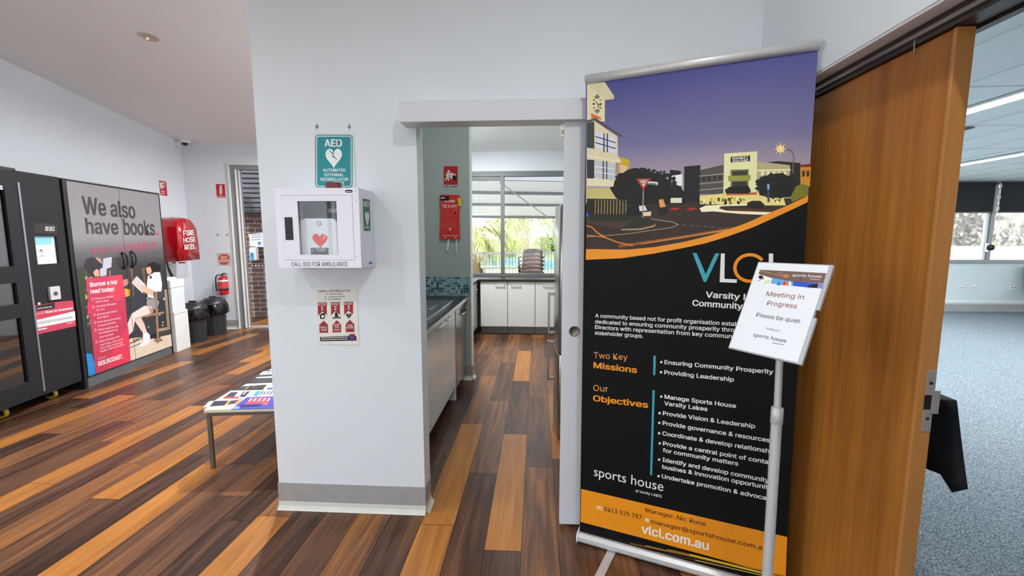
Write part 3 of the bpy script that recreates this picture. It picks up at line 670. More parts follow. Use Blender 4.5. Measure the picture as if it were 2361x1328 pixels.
for s_, v_, p0, p1 in (('A community based not for profit organisation established', 'A community based not for profit organisation estab', (1372.3, 731.5), (1702, 752)),
                       ('dedicated to ensuring community prosperity through', 'dedicated to ensuring community prosperity thro', (1371.9, 745.4), (1693, 765.5)),
                       ('Directors with representation from key community', 'Directors with representation from key commun', (1371.9, 758), (1687.4, 780)),
                       ('stakeholder groups.', 'stakeholder groups.', (1371.6, 771.2), (1482.6, 779))):
    vtext(s_, v_, p0, p1, 8.6, off=.018)
LO = mat('banner_pale_orange', (240, 158, 72), .5, noise=.01)
vtext('Two Key', 'Two Key', (1369.3, 825.2), (1447, 830.5), 13.5, LO, .0); vtext('Missions', 'Missions', (1368.3, 848), (1468.7, 860), 13.5, ORANGE, .035)
vtext('Our', 'Our', (1368.3, 900.5), (1402.4, 903.5), 13.5, LO, .0); vtext('Objectives', 'Objectives', (1367.3, 924), (1494.2, 940.5), 13.5, ORANGE, .035)
P3 = Z(1360, 700, .33135)
art(mb, FB, P3((443, 362), (459, 362), (455, 498), (440, 498)), CYAN, 3); art(mb, FB, P3((436, 602), (452, 602), (433, 1194), (419, 1194)), CYAN, 3)
for s_, v_, a, b_, bul in (('Ensuring Community Prosperity', 0, (519, 420), (1276, 490), 1), ('Providing Leadership', 0, (517, 490), (1002, 543), 1),
                           ('Manage Sports House', 0, (519, 660), (1017, 726), 1), ('Varsity Lakes', 0, (517, 706), (818, 748), 0), ('Provide Vision & Leadership', 0, (507, 775), (1150, 868), 1),
                           ('Provide governance & resources', 0, (505, 843), (1253, 966), 1), ('Coordinate & develop relationships', 'Coordinate & develop relationsh', (504, 915), (1248, 1040), 1),
                           ('Provide a central point of contact', 'Provide a central point of conta', (508, 985), (1240, 1116), 1), ('for community matters', 0, (507, 1032), (1032, 1128), 0),
                           ('Identify and develop community', 0, (504, 1098), (1246, 1246), 1), ('busines & innovation opportunities', 'busines & innovation opportunit', (503, 1147), (1238, 1292), 0),
                           ('Undertake promotion & advocacy', 'Undertake promotion & advoca', (500, 1213), (1226, 1366), 1)):
    p0, p1 = P3(a, b_); vtext(s_, v_ or s_, p0, p1, 9.3, off=.026)
    if bul: art(mb, FB, P3(*arc(a[0]-22 if a[0] > 510 else a[0]-22, a[1]-13, 8, 8.5, 12)), PWHITE, 3)
P4 = Z(1330, 900, .32238)
vtext('sports house', 'sports house', P4((122, 610))[0], P4((618, 722))[0], 21, off=0., font=0); vtext('at Varsity LAKES', 'at Varsity LAKES', P4((420, 725))[0], P4((608, 768))[0], 6, off=.01)
MBR = mat('banner_brown_ink', (62, 26, 18), .5, noise=.02)
art(mb, FB, [(1340, 1127), (1815, 1238), (1811.5, 1331), (1755, 1316), (1616, 1277), (1489, 1242.5), (1338.5, 1203)], ORANGE, 2)
vtext('Manager: Nic Rone', 'Manager: Nic Rone', P4((490, 868))[0], P4((922, 972))[0], 9.5, MBR, .012)
vtext('m', 'm', P4((143, 850))[0], P4((182, 858))[0], 11, PWHITE, .02); vtext('0413 525 787', '0413 525 787', P4((195, 860))[0], P4((465, 922))[0], 9.5, MBR, .015)
vtext('e', 'e', P4((490, 937))[0], P4((516, 943))[0], 11, PWHITE, .03); vtext('manager@sportshouse.com.au', 'manager@sportshouse.com.au', P4((530, 950))[0], P4((1362, 1150))[0], 9.5, MBR, .015)
vtext('vlcl.com.au', 'vlcl.com.au', P4((462, 1018))[0], P4((942, 1143))[0], 20, PWHITE, .03)
P5 = Z(1260, 1080, .25413)
for i, (a, b_, wd, cc) in enumerate((((760, 680), (1990, 935), .007, (120, 84, 26)), ((900, 700), (2000, 960), .004, (190, 150, 60)), ((1100, 740), (2160, 985), .012, (150, 104, 20)), ((1300, 780), (2160, 1000), .006, (236, 206, 40)), ((820, 720), (1500, 860), .004, (90, 60, 26)), ((1350, 830), (2100, 1000), .004, (214, 180, 90)))):
    stroke(mb, FB, P5(a, b_), wd, flat(*cc), 3+i)
mb.build('graphic_sheet', T)['label'] = 'printed sheet with white lettering, orange bands and a street at dusk'
mb = MB(MBn)                                          # clamp rail along the top
prof = [(.0185*math.sin(a)-.001+.0, 2.205+.02*math.cos(a)) for a in [2*PI*i/20 for i in range(20)]]
mb.prism([(y, x) for x, y in prof], -.012, .854, ALU, 0, True); mb.build('top_rail', T)
mb = MB(MBn); mb.prism([(.012, -.06), (.012, .024), (.022, .03), (.04, .028), (.052, .012), (.052, -.006), (.045, -.008), (.045, -.055)], -.006, .882, ALU, 0); mb.build('base_cassette', T, .001)
for u in (-.006, .882):
    mb = MB(MBn); mb.prism([(.010, -.062), (.010, .028), (.024, .033), (.042, .031), (.056, .014), (.056, -.058)], u-.003, u+.003, WHITEP, 0); mb.build('end_cap', T)
for u in (.165, .70):
    mb = MB(MBn @ Matrix.Translation((u, .006, .0)) @ Matrix.Rotation(-.12, 4, 'Y')); mb.box(-.019, .019, -.005, .002, -.12, .23, ALU); mb.build('foot', T, .001)
mb = MB(MBn); mb.cyl((.43, .02, -.03), (.43, 2.19, -.016), .008, ALU); mb.build('support_pole', T)

# ---- sign stand in front of the banner
PC = Vector((.7419, 1.3515, 1.2880)); PR = Vector((.5400, -.8417, .0034)); PU = Vector((.3724, .2426, .8958)); FP = Frame(PC, PR, PU)
T = thing('sign_stand', 'aluminium floor stand holding a tilted white Meeting in Progress notice', 'sign stand', (.779, 1.362, 0))
mb = MB(); mb.lathe([(.001, 0), (.165, 0), (.165, .006), (.15, .014), (.03, .02), (.02, .03), (.02, .032)], ALU, (.779, 1.362, 0), 40); mb.build('base', T)
mb = MB(); mb.cyl((.779, 1.362, .03), (.769, 1.362, .93), .0158, ALU, n=20); mb.build('lower_tube', T)
mb = MB(); mb.lathe([(.0158, -.03), (.0178, -.028), (.0178, .022), (.012, .026)], ALU, (.769, 1.362, .945), 20); mb.build('collar', T)
mb = MB(); mb.cyl((.769, 1.362, .95), (.763, 1.366, 1.262), .0105, ALU, n=16); mb.build('upper_tube', T)
mb = MB(FP.M @ Matrix.Translation((0, 0, -.012))); w2, h2 = .111, .155
mb.prism([(-w2, -h2), (w2, -h2), (w2, -.012), (w2-.009, -.012), (w2-.009, .012), (w2, .012), (w2, h2), (-w2, h2)], 0, .010, mat('grey_acrylic_holder', (176, 180, 186), .25, noise=.02)); mb.build('sign_holder', T, .0008)
mb = MB(); G = Z(1660, 580, .21084)
mb.M = FP.M; mb.box(-w2+.004, w2-.010, -h2+.004, h2-.004, -.002, .0, PAPER); mb.M = Matrix.Identity(4)
art(mb, FP, G((438, 198), (1163, 237), (1120, 405), (398, 332)), PWHITE, 1)
art(mb, FP, G((438, 198), (1163, 237), (1132, 350), (800, 330), (560, 288), (422, 246)), flat(116, 92, 86), 2)
for a, b_, c_ in (((440, 210), (720, 275), (216, 150, 80)), ((640, 225), (780, 280), (200, 140, 80)), ((700, 290), (1010, 240), (90, 70, 66)), ((870, 222), (890, 330), (80, 62, 60)), ((600, 220), (560, 285), (80, 62, 60))): stroke(mb, FP, G(a, b_), .0015, flat(*c_), 3)
art(mb, FP, G(*[(725+(40 if i % 2 else 15)*math.cos(PI*i/7), 272+(26 if i % 2 else 10)*math.sin(PI*i/7)) for i in range(14)]), flat(206, 140, 72), 4)
art(mb, FP, G((575, 290), (800, 330), (800, 376), (553, 348)), flat(104, 160, 218), 3); art(mb, FP, G((800, 330), (1075, 348), (1040, 398), (800, 376)), flat(38, 84, 196), 3)
art(mb, FP, G((985, 365), (1075, 350), (1065, 400), (950, 392)), flat(30, 26, 30), 4); art(mb, FP, G((1075, 350), (1132, 352), (1120, 405), (1062, 400)), flat(126, 126, 190), 4)
for x, c_ in ((640, (30, 130, 170)), (700, (214, 60, 40)), (730, (230, 120, 40)), (760, (236, 236, 240))): art(mb, FP, G((x-22, 366), (x+26, 370), (x+10, 318)), flat(*c_), 5)
art(mb, FP, G(*arc(448, 280, 26, 20, 12)), INK, 5); stroke(mb, FP, G((470, 285), (486, 296), (440, 310), (410, 322)), .0015, flat(70, 60, 56), 5)
for x in (515, 548): stroke(mb, FP, G((x, 312), (x-30, 345)), .003, flat(190, 200, 90), 5)
text(mb, FP, 'sports house', G((790, 272))[0], G((1107, 288))[0], 7, PWHITE, 5, .005, 0); bars(mb, FP, G((985, 303))[0], G((1098, 312))[0], .0016, PWHITE, 5)
RB = flat(126, 52, 40)
text(mb, FP, 'Meeting in', G((503, 485))[0], G((912, 523))[0], 10.5, RB, 2); text(mb, FP, 'Progress', G((512, 585))[0], G((835, 622))[0], 10.5, RB, 2)
text(mb, FP, 'Please be quiet', G((393, 710))[0], G((872, 785))[0], 9.5, flat(40, 40, 46), 2); text(mb, FP, 'Thank you', G((497, 850))[0], G((655, 876))[0], 4.6, flat(60, 60, 64), 2)
text(mb, FP, 'sports house', G((362, 925))[0], G((722, 997))[0], 9, flat(44, 40, 42), 2, 0., 0); bars(mb, FP, G((570, 1000))[0], G((703, 1024))[0], .0017, flat(60, 56, 58), 2)
mb.build('notice', T)['label'] = 'printed sheet asking for quiet during a meeting'

# ---- defibrillator cabinet
YF = 2.013; FA = Frame((0, YF, 0), (1, 0, 0), (0, 0, 1)); Q = Z(620, 420, .16571)
T = thing('defibrillator_cabinet', 'white metal wall cabinet marked CALL 000 FOR AMBULANCE', 'cabinet', (-1.043, 2.183, 1.364))
x0, x1, z0, z1 = -1.248, -.838, 1.364, 1.741
dq = [FA.px(*p) for p in Q((172, 187), (1155, 182), (1190, 1080), (228, 1082))]
dx0, dx1 = (dq[0][0]+dq[3][0])/2, (dq[1][0]+dq[2][0])/2; dz1, dz0 = (dq[0][1]+dq[1][1])/2, (dq[2][1]+dq[3][1])/2
wq = [FA.px(*p) for p in Q((393, 265), (938, 262), (970, 1010), (435, 1010))]
wx0, wx1 = (wq[0][0]+wq[3][0])/2, (wq[1][0]+wq[2][0])/2; wz1, wz0 = (wq[0][1]+wq[1][1])/2, (wq[2][1]+wq[3][1])/2
mb = MB(); t_ = .008
mb.box(x0, x0+t_, YF+.006, 2.182, z0, z1, CAB); mb.box(x1-t_, x1, YF+.006, 2.182, z0, z1, CAB); mb.box(x0+t_, x1-t_, YF+.006, 2.182, z0, z0+t_, CAB); mb.box(x0+t_, x1-t_, YF+.006, 2.182, z1-t_, z1, CAB); mb.box(x0+t_, x1-t_, 2.174, 2.182, z0, z1, CAB)
def frame(mb, X0, X1, Z0, Z1, a0, a1, c0, c1, y0, y1, m):
    mb.box(X0, a0, y0, y1, Z0, Z1, m); mb.box(a1, X1, y0, y1, Z0, Z1, m); mb.box(a0, a1, y0, y1, Z0, c0, m); mb.box(a0, a1, y0, y1, c1, Z1, m)
frame(mb, x0, x1, z0, z1, dx0-.0015, dx1+.0015, dz0-.0015, dz1+.0015, YF, YF+.006, CAB)
text(mb, FA, 'CALL 000 FOR AMBULANCE', Q((315, 1170))[0], Q((1098, 1170))[0], 9.8, INK, 1, .012)
art(mb, FA, Q(*rrect(1062, 108, 1165, 146, 18)), flat(60, 120, 200), 1); bars(mb, FA, Q((1078, 136))[0], Q((1152, 136))[0], .004, PWHITE, 2)
for px_ in ((80, 135), (1205, 120), (1215, 260), (1220, 1035)):
    c_ = FA.px(*Q(px_)[0]); mb.cyl((c_[0], YF, c_[1]), (c_[0], YF-.001, c_[1]), .0022, DIMG, n=10)
FS = Frame((x1, 0, 0), (0, 1, 0), (0, 0, 1))
art(mb, FS, Q((1302, 225), (1402, 245), (1415, 680), (1318, 680)), GREEN, 1)
text(mb, FS, 'AED', Q((1313, 335))[0], Q((1394, 342))[0], 12, PWHITE, 2, .03)
hq = [FS.px(*p) for p in Q((1322, 400), (1402, 410), (1408, 560), (1330, 580))]; hc = (sum(p[0] for p in hq)/4, sum(p[1] for p in hq)/4-.004)
art(mb, FS, [(p[0], 2*hc[1]-p[1]) for p in heart(hc[0], hc[1], .052, .074)], PWHITE, 2, False); art(mb, FS, [(p[0], 2*hc[1]-p[1]) for p in bolt(hc[0], hc[1]+.006, .026, .036)], GREEN, 3, False)
for y in (622, 640): bars(mb, FS, Q((1325, y))[0], Q((1404, y+4))[0], .0025, PWHITE, 2)
art(mb, FS, Q((1392, 1108), (1428, 1108), (1444, 1124), (1428, 1142), (1392, 1142)), flat(60, 120, 200), 1)
mb.build('body', T)['label'] = 'white metal case with a green AED sticker on its side'
mb = MB(); frame(mb, dx0, dx1, dz0, dz1, wx0, wx1, wz0, wz1, YF-.001, YF+.007, CAB); 
mb.box(wx0-.01, wx1+.01, YF+.007, YF+.009, wz0-.01, wz0, CAB)
dr = mb.build('door', T)
mb = MB(); mb.box(wx0-.004, wx1+.004, YF+.0075, YF+.0095, wz0-.004, wz1+.004, GLASSC); mb.build('window', dr)
hq = [FA.px(*p) for p in Q((218, 488), (328, 488), (345, 805), (237, 805))]
mb = MB(); mb.box((hq[0][0]+hq[3][0])/2, (hq[1][0]+hq[2][0])/2, YF-.002, YF+.002, hq[2][1], hq[0][1], INK); mb.build('handle_recess', dr)
mb = MB(); b0, b1 = FA.px(732, 432)[0]+.012, FA.px(765, 432)[0]+.012
mb.box(b0, b1, YF+.05, YF+.085, z1, z1+.034, mat('dark_red_lens', (96, 14, 18), .2, noise=.05)); mb.build('alarm_beacon', T, .004)
# the unit inside it
T = thing('defibrillator', 'white defibrillator with a red heart, behind the wall cabinet window', 'defibrillator', (-1.04, 2.10, 1.373))
FD = Frame((0, 2.045, 0), (1, 0, 0), (0, 0, 1)); U = [FD.px(*p) for p in Q((405, 505), (985, 505), (1010, 1060), (415, 1060))]
ux0, ux1, uz1, uz0 = U[0][0]+.004, U[1][0]-.012, U[0][1], 1.373
mb = MB(); o_ = rrect(ux0, uz0, ux1, uz1, .032, 6)
mb.prism(o_, 2.045, 2.135, mat('aed_case', (214, 222, 230), .35, noise=.01), 1)
hc = [FD.px(*p) for p in Q((600, 700), (822, 905))]; cx_, cz_ = (hc[0][0]+hc[1][0])/2, (hc[0][1]+hc[1][1])/2; hw, hh = hc[1][0]-hc[0][0], hc[0][1]-hc[1][1]
art(mb, FD, [(p[0], 2*cz_-p[1]) for p in heart(cx_, cz_, hw, hh)], flat(220, 44, 40), 1, False); art(mb, FD, [(2*cx_-p[0]+hw*.32, 2*cz_-p[1]+hh*.24) for p in bolt(cx_, cz_, hw*.3, hh*.52)], PWHITE, 2, False)
art(mb, FD, Q((580, 913), (828, 913), (832, 1012), (585, 1012)), INK, 1); bars(mb, FD, Q((645, 935))[0], Q((808, 935))[0], .003, PWHITE, 2); bars(mb, FD, Q((670, 958))[0], Q((785, 958))[0], .003, PWHITE, 2); art(mb, FD, Q(*arc(610, 950, 20, 24, 10)), flat(110, 110, 190), 2)
bars(mb, FD, Q((590, 1005))[0], Q((800, 1005))[0], .002, DIMG, 2)
mb.build('case', T, .003)
c_ = FD.px(*Q((698, 570))[0])
mb = MB(); mb.lathe([(.012, 0), (.012, .004), (.008, .005), (.008, .003), (.004, .003), (.001, .004)], mat('pale_button', (190, 196, 204), .3, noise=.02), (c_[0], 2.045, c_[1]), 20, 'y'); mb.build('button', T)
mb = MB(); mb.prism([(ux0-.004, uz1-.03), (ux1+.01, uz1-.03), (ux1+.008, uz1+.05), (ux1-.02, uz1+.085), (ux0+.03, uz1+.085), (ux0, uz1+.05)], 2.085, 2.165, mat('charcoal_soft_case', (50, 50, 56), .6, noise=.2, scale=20), 1); mb.box(ux0+.13, ux1-.005, 2.079, 2.085, uz1+.028, uz1+.05, flat(150, 150, 158)); mb.build('carry_sleeve', T, .004)

# ---- signs on the front wall
FW = Frame((0, 2.1805, 0), (1, 0, 0), (0, 0, 1)); R_ = Z(620, 270, .41420)
mb = MB(); mb.box(*FW.px(722, 306)[:1], FW.px(815, 306)[0], 2.1805, 2.183, FW.px(722, 434)[1], FW.px(722, 306)[1], mat('clear_backing', (216, 218, 212), .3, noise=.02))
art(mb, FW, R_(*rrect(258, 98, 466, 392, 18)), TEAL, 1); art(mb, FW, R_(*rrect(264, 104, 460, 387, 14)), PWHITE, 2); art(mb, FW, R_(*rrect(268, 108, 456, 383, 12)), TEAL, 3)
text(mb, FW, 'AED', R_((310, 164))[0], R_((408, 164))[0], 16.5, PWHITE, 4, .035)
art(mb, FW, R_(*heart(361, 222, 92, 112)), PWHITE, 4); art(mb, FW, R_(*bolt(357, 211, 62, 66)), TEAL, 5)
for s_, a, b_ in (('AUTOMATED', (301, 303), (427, 303)), ('EXTERNAL', (311, 329), (417, 329)), ('DEFIBRILLATOR', (287, 354), (443, 354))): text(mb, FW, s_, R_(a)[0], R_(b_)[0], 6.6, PWHITE, 4, .025)
for y in (363, 370, 377): bars(mb, FW, R_((360, y))[0], R_((420, y))[0], .003, PWHITE, 4)
tag(mb.build('defibrillator_sign'), 'teal AED sign with a white heart above the wall cabinet', 'sign')
mb = MB(); FW2 = FW
mb.box(FW.px(727, 667)[0], FW.px(822, 667)[0], 2.1805, 2.183, FW.px(727, 794)[1], FW.px(727, 666)[1], mat('acrylic_poster', (228, 226, 220), .25, noise=.02))
text(mb, FW, 'USING A DEFIBRILLATOR', R_((275, 975))[0], R_((452, 972))[0], 5, flat(90, 24, 30), 1, .02)
text(mb, FW, 'on a patient that is', R_((316, 989))[0], R_((410, 987))[0], 3.6, INK, 1, .015); text(mb, FW, 'unresponsive and', R_((331, 1004))[0], R_((422, 1002))[0], 3.6, INK, 1, .015); text(mb, FW, 'not breathing', R_((331, 1018))[0], R_((402, 1016))[0], 3.6, INK, 1, .015)
for y in (1000, 1014): art(mb, FW, R_((310, y-5), (321, y), (310, y+5), (314, y)), INK, 1)
for i, (x, y) in enumerate(((297, 1032), (370, 1030), (443, 1028))):
    art(mb, FW, R_((x-25, y), (x+25, y-1), (x+26, y+72), (x, y+50), (x-24, y+74)), DRED, 1)
    text(mb, FW, 'STEP', R_((x-21, y+17))[0], R_((x+20, y+16))[0], 5.2, PWHITE, 2, .02); text(mb, FW, str(i+1), R_((x-7+i*.5, y+42))[0], R_((x+7, y+42))[0], 8.5, PWHITE, 2, .02)
    x += 8
    art(mb, FW, R_((x, y+100), (x+24, y+124), (x+25, y+168), (x-23, y+169), (x-24, y+125)), DRED, 1)
for s_, a, b_ in (('CALL', (286, 1175), (327, 1174)), ('000', (293, 1190), (322, 1189)), ('START', (359, 1160), (399, 1159)), ('CPR', (366, 1173), (392, 1172)), ('TURN', (437, 1165), (466, 1164)), ('ON AED', (431, 1177), (471, 1176))): text(mb, FW, s_, R_(a)[0], R_(b_)[0], 4.2, PWHITE, 2, .015)
for y in (1182, 1189): bars(mb, FW, R_((362, y))[0], R_((398, y))[0], .002, PWHITE, 2)
art(mb, FW, R_(*rrect(284, 1096, 312, 1124, 8)), INK, 1); art(mb, FW, R_((290, 1092), (310, 1090), (312, 1098), (292, 1100)), INK, 1); art(mb, FW, R_(*rrect(293, 1102, 306, 1118, 4)), PWHITE, 2)
art(mb, FW, R_((354, 1114), (400, 1112), (400, 1120), (354, 1121)), INK, 1); art(mb, FW, R_((368, 1092), (384, 1096), (388, 1112), (366, 1112)), INK, 1); art(mb, FW, R_(*arc(374, 1092, 6, 7, 10)), INK, 1)
art(mb, FW, R_(*heart(445, 1105, 30, 30)), INK, 1); art(mb, FW, R_(*bolt(445, 1104, 12, 18)), PWHITE, 2)
art(mb, FW, R_((284, 1224), (486, 1216), (488, 1244), (286, 1248)), INK, 1); bars(mb, FW, R_((292, 1231))[0], R_((440, 1226))[0], .0035, PWHITE, 2); bars(mb, FW, R_((292, 1241))[0], R_((440, 1237))[0], .0035, PWHITE, 2)
art(mb, FW, R_((446, 1208), (478, 1206), (480, 1232), (464, 1250), (447, 1234)), flat(150, 40, 60), 3); art(mb, FW, R_((451, 1216), (474, 1214), (475, 1232), (464, 1244), (452, 1234)), flat(80, 70, 140), 4)
tag(mb.build('defibrillator_poster'), 'white three-step poster on using a defibrillator, below the wall cabinet', 'poster')
for (a, b_), lb in zip(((729, 291), (804, 291)), ('dark residue mark above the left corner of the teal AED sign', 'dark residue mark above the right corner of the teal AED sign')):
    mb = MB(); s_ = flat(120, 120, 124)
    art(mb, FW, [(a-4, b_-1), (a-1, b_+1), (a+1, b_-5), (a+3, b_-4), (a+4, b_+4), (a, b_+5)], s_, 5); art(mb, FW, [(a, b_+6), (a+2, b_+6), (a+1, b_+9)], s_, 5); mb.M = Matrix.Identity(4)
    tag(mb.build('residue_mark'), lb, 'mark')

# ================================================================== LEFT WING
# ---- library kiosk
UK = -3.66; FK = Frame(Lw(UK, 0), RL @ Vector((0, 1, 0)), (0, 0, 1))
T = thing('library_kiosk', 'tall charcoal library kiosk on castors with glazed door and small screen', 'kiosk', Lw(-3.9, 4.0), A)
mb = MB(RL)
mb.box(-4.16, -4.14, 3.1, 4.735, .10, 2.085, KDARK); mb.box(-4.14, UK-.012, 3.1, 3.12, .10, 2.085, KDARK); mb.box(-4.16, UK-.012, 4.27, 4.29, .10, 2.085, KDARK)
mb.box(-4.16, UK-.012, 3.1, 4.735, .10, .14, KDARK); mb.box(-4.16, UK-.012, 3.1, 4.735, 2.05, 2.085, KDARK); mb.box(-4.16, UK-.012, 4.72, 4.735, .14, 2.05, KDARK)
for z in (.55, .95, 1.2, 1.55): mb.box(-4.13, -3.75, 3.12, 4.27, z, z+.02, mat('shelf_grey', (120, 120, 124), .4, noise=.03))
mb.build('body', T, .002)
sv = [FK.px(*p) for p in ((80, 546), (131, 545), (138, 607), (87, 610))]
sx0, sx1, sz0, sz1 = (sv[0][0]+sv[3][0])/2, (sv[1][0]+sv[2][0])/2, (sv[2][1]+sv[3][1])/2, (sv[0][1]+sv[1][1])/2
mb = MB(FK.M)                                             # local: x along the wall, y up, z out
def fr(mb, X0, X1, Y0, Y1, a0, a1, c0, c1, d0, d1, m):
    mb.box(X0, a0, Y0, Y1, d0, d1, m); mb.box(a1, X1, Y0, Y1, d0, d1, m); mb.box(a0, a1, Y0, c0, d0, d1, m); mb.box(a0, a1, c1, Y1, d0, d1, m)
fr(mb, 4.318, 4.735, .10, 2.085, sx0, sx1, sz0, sz1, -.03, 0, KIOSK)
s1, s2 = FK.px(91.5, 637), FK.px(143.5, 651)
mb.box(s1[0], s2[0], 1.095, 1.155, -.004, .0012, INK)
mb.M = Matrix.Identity(4)
art(mb, FK, [(77, 514), (130, 516), (131.5, 538), (79, 538)], flat(52, 48, 52), 8)
for i in range(3): bars(mb, FK, (104, 524.5+i*3.6), (126, 525+i*3.6), .008, PWHITE, 10)
K2 = Z(0, 660, .24096); KR = flat(196, 66, 92)
art(mb, FK, K2((318, 188), (525, 152), (697, 135), (728, 380), (352, 462)), KR, 8); art(mb, FK, K2((340, 325), (715, 238), (722, 325), (345, 400)), PWHITE, 10)
art(mb, FK, K2((340, 190), (522, 155), (524, 210), (350, 240)), flat(44, 40, 44), 11)
text(mb, FK, 'Unite & Recover', K2((355, 222))[0], K2((498, 200))[0], 3.6, PWHITE, 13, .02); text(mb, FK, 'COVID', K2((347, 278))[0], K2((420, 262))[0], 5.6, flat(240, 190, 200), 12, .0); text(mb, FK, 'Works for Queensland', K2((430, 260))[0], K2((692, 218))[0], 5.6, PWHITE, 12, .035)
for i in range(2): bars(mb, FK, K2((360, 350+i*16))[0], K2((695, 292+i*10))[0], .006, DIMG, 12)
bars(mb, FK, K2((365, 424))[0], K2((450, 408))[0], .014, PWHITE, 12); bars(mb, FK, K2((640, 362))[0], K2((712, 352))[0], .012, flat(230, 170, 180), 12)
art(mb, FK, K2(*arc(372, 166, 14, 13, 14)), flat(214, 214, 214), 14)
mb.build('control_panel', T)['label'] = 'charcoal side panel with slot, small dark label and a red sticker'
mb = MB(FK.M); mb.box(sx0, sx1, sz0, sz1, -.028, -.024, mat('screen_white', (214, 220, 226), .2, emit=(206, 214, 220), es=.35)); mb.box(sx0+.002, sx1-.03, sz1-.075, sz1-.001, -.024, -.0235, mat('screen_blue', (120, 186, 208), .2, emit=(110, 176, 200), es=.35))
mb.M = Matrix.Identity(4)
FKs = Frame(FK.o + FK.ez*-.0235, FK.ex, FK.ey)
art(mb, FKs, [(sx0+.075+.018*math.cos(a), sz0+.115+.022*math.sin(a)) for a in [PI*i/10 for i in range(11)]], DIMG, 1, False); bars(mb, FKs, (sx0+.055, sz0+.1), (sx0+.10, sz0+.1), .005, DIMG, 1, False); bars(mb, FKs, (sx0+.06, sz0+.07), (sx0+.10, sz0+.07), .008, DIMG, 1, False)
mb.build('touchscreen', T)
c0, c1 = FK.px(109, 662), FK.px(136, 689)
mb = MB(FK.M); mb.box(c0[0], c1[0], c1[1], c0[1], 0, .02, mat('reader_white', (206, 206, 208), .4, noise=.02)); cx_ = (c0[0]+c1[0])/2; cy_ = (c0[1]+c1[1])/2
mb.add([(cx_+.028*math.cos(2*PI*i/16), cy_-.005+.022*math.sin(2*PI*i/16), .0206) for i in range(16)], [tuple(range(16))], DIMG); mb.add([(cx_+.012*math.cos(2*PI*i/16), cy_-.005+.01*math.sin(2*PI*i/16), .021) for i in range(16)], [tuple(range(16))], INK); mb.build('card_reader', T, .002)
# glazed door with three panes
pr = [FK.px(*p)[0] for p in ((13, 452), (27, 617), (26, 648), (32, 707), (51, 735), (59, 905))]; vr = sum(pr)/6
panes = [(1.275, 1.93), (.955, 1.135), (.27, .835)]
mb = MB(FK.M); vL = 3.14
mb.box(3.12, vL+.06, .11, 2.07, -.012, .02, KIOSK); mb.box(vr, 4.300, .11, 2.07, -.012, .02, KIOSK)
ed = [.11]+[e for p in panes[::-1] for e in p]+[2.07]
for i in range(0, len(ed), 2): mb.box(vL+.06, vr, ed[i], ed[i+1], -.012, .02, KIOSK)
mb.M = Matrix.Identity(4); FKd = Frame(FK.o + FK.ez*.02, FK.ex, FK.ey)
text(mb, FKd, 's', (0.0, 436.5), (7, 437.5), 12, PWHITE, 1, .04); sd = mb.build('door', T, .001)
for z0_, z1_ in panes:
    mb = MB(FK.M); mb.box(vL+.06, vr, z0_, z1_, -.004, .002, GLASSK); mb.build('pane', sd)
mb = MB(FK.M); mb.box(4.300, 4.317, .14, 1.985, .004, .026, mat('kiosk_edge_pull', (150, 150, 158), .35, .6, noise=.03)); mb.build('edge_pull', sd, .002)
mb = MB(RL); mb.cyl((-3.80, 4.31, 2.115), (-3.80, 4.30, 2.27), .016, BLACK, .016); mb.sphere((-3.80, 4.30, 2.27), .016, BLACK); mb.box(-3.86, -3.74, 4.22, 4.42, 2.085, 2.115, BLACK); mb.build('antenna', T)
YEL = mat('castor_yellow', (206, 176, 44), .35, noise=.04)
for v in (4.52, 4.06, 3.25):
    mb = MB(RL); u = -3.76
    mb.cyl((u, v-.016, .042), (u, v+.016, .042), .041, YEL, n=20); mb.cyl((u, v-.018, .042), (u, v+.018, .042), .018, STEEL, n=16); mb.box(u-.03, u+.03, v+.018, v+.022, .03, .098, STEEL); mb.box(u-.03, u+.03, v-.022, v-.018, .03, .098, STEEL); mb.box(u-.04, u+.04, v-.035, v+.035, .094, .10, STEEL); mb.build('castor', T)

# ---- library cupboard
UC = -3.646; FC = Frame(Lw(UC, 0), RL @ Vector((0, 1, 0)), (0, 0, 1))
T = thing('book_cupboard', 'tall dark cupboard whose two doors read We also have books.', 'cupboard', Lw(-3.9, 5.45), A)
mb = MB(RL); mb.box(-4.19, -3.668, 4.755, 6.155, .0, 2.082, KDARK); mb.box(-3.668, UC-.004, 4.755, 4.793, 0, 2.082, KDARK); mb.box(-3.668, UC-.004, 6.130, 6.155, 0, 2.082, KDARK); mb.box(-3.668, UC-.004, 4.755, 6.155, 2.066, 2.082, KDARK)
mb.build('body', T, .0015)
mb = MB(RL); mb.box(-3.668, UC-.010, 4.793, 6.13, 0, .098, mat('plinth_grey', (96, 97, 100), .5, noise=.05)); mb.build('plinth', T)
VS = 5.462
DA, DB = MB(), MB()
DP = vramp('printed_cupboard_picture', 2, 1.0, 1.52, [(0, (56, 57, 60)), (.35, (62, 62, 66)), (.7, (98, 96, 100)), (1, (138, 136, 140))], .3)
DA.M = FC.M; DA.box(4.797, VS-.003, .105, 2.062, -.02, 0, DP); DA.M = Matrix.Identity(4)
DB.M = FC.M; DB.box(VS+.003, 6.127, .105, 2.062, -.02, 0, DP); DB.M = Matrix.Identity(4)
def clip(q, xs, sg):
    r = []
    for i in range(len(q)):
        a, b_ = q[i-1], q[i]; ia, ib = sg*(a[0]-xs) <= 0, sg*(b_[0]-xs) <= 0
        if ia != ib: t = (xs-a[0])/(b_[0]-a[0]); r.append((xs, a[1]+(b_[1]-a[1])*t))
        if ib: r.append(b_)
    return r
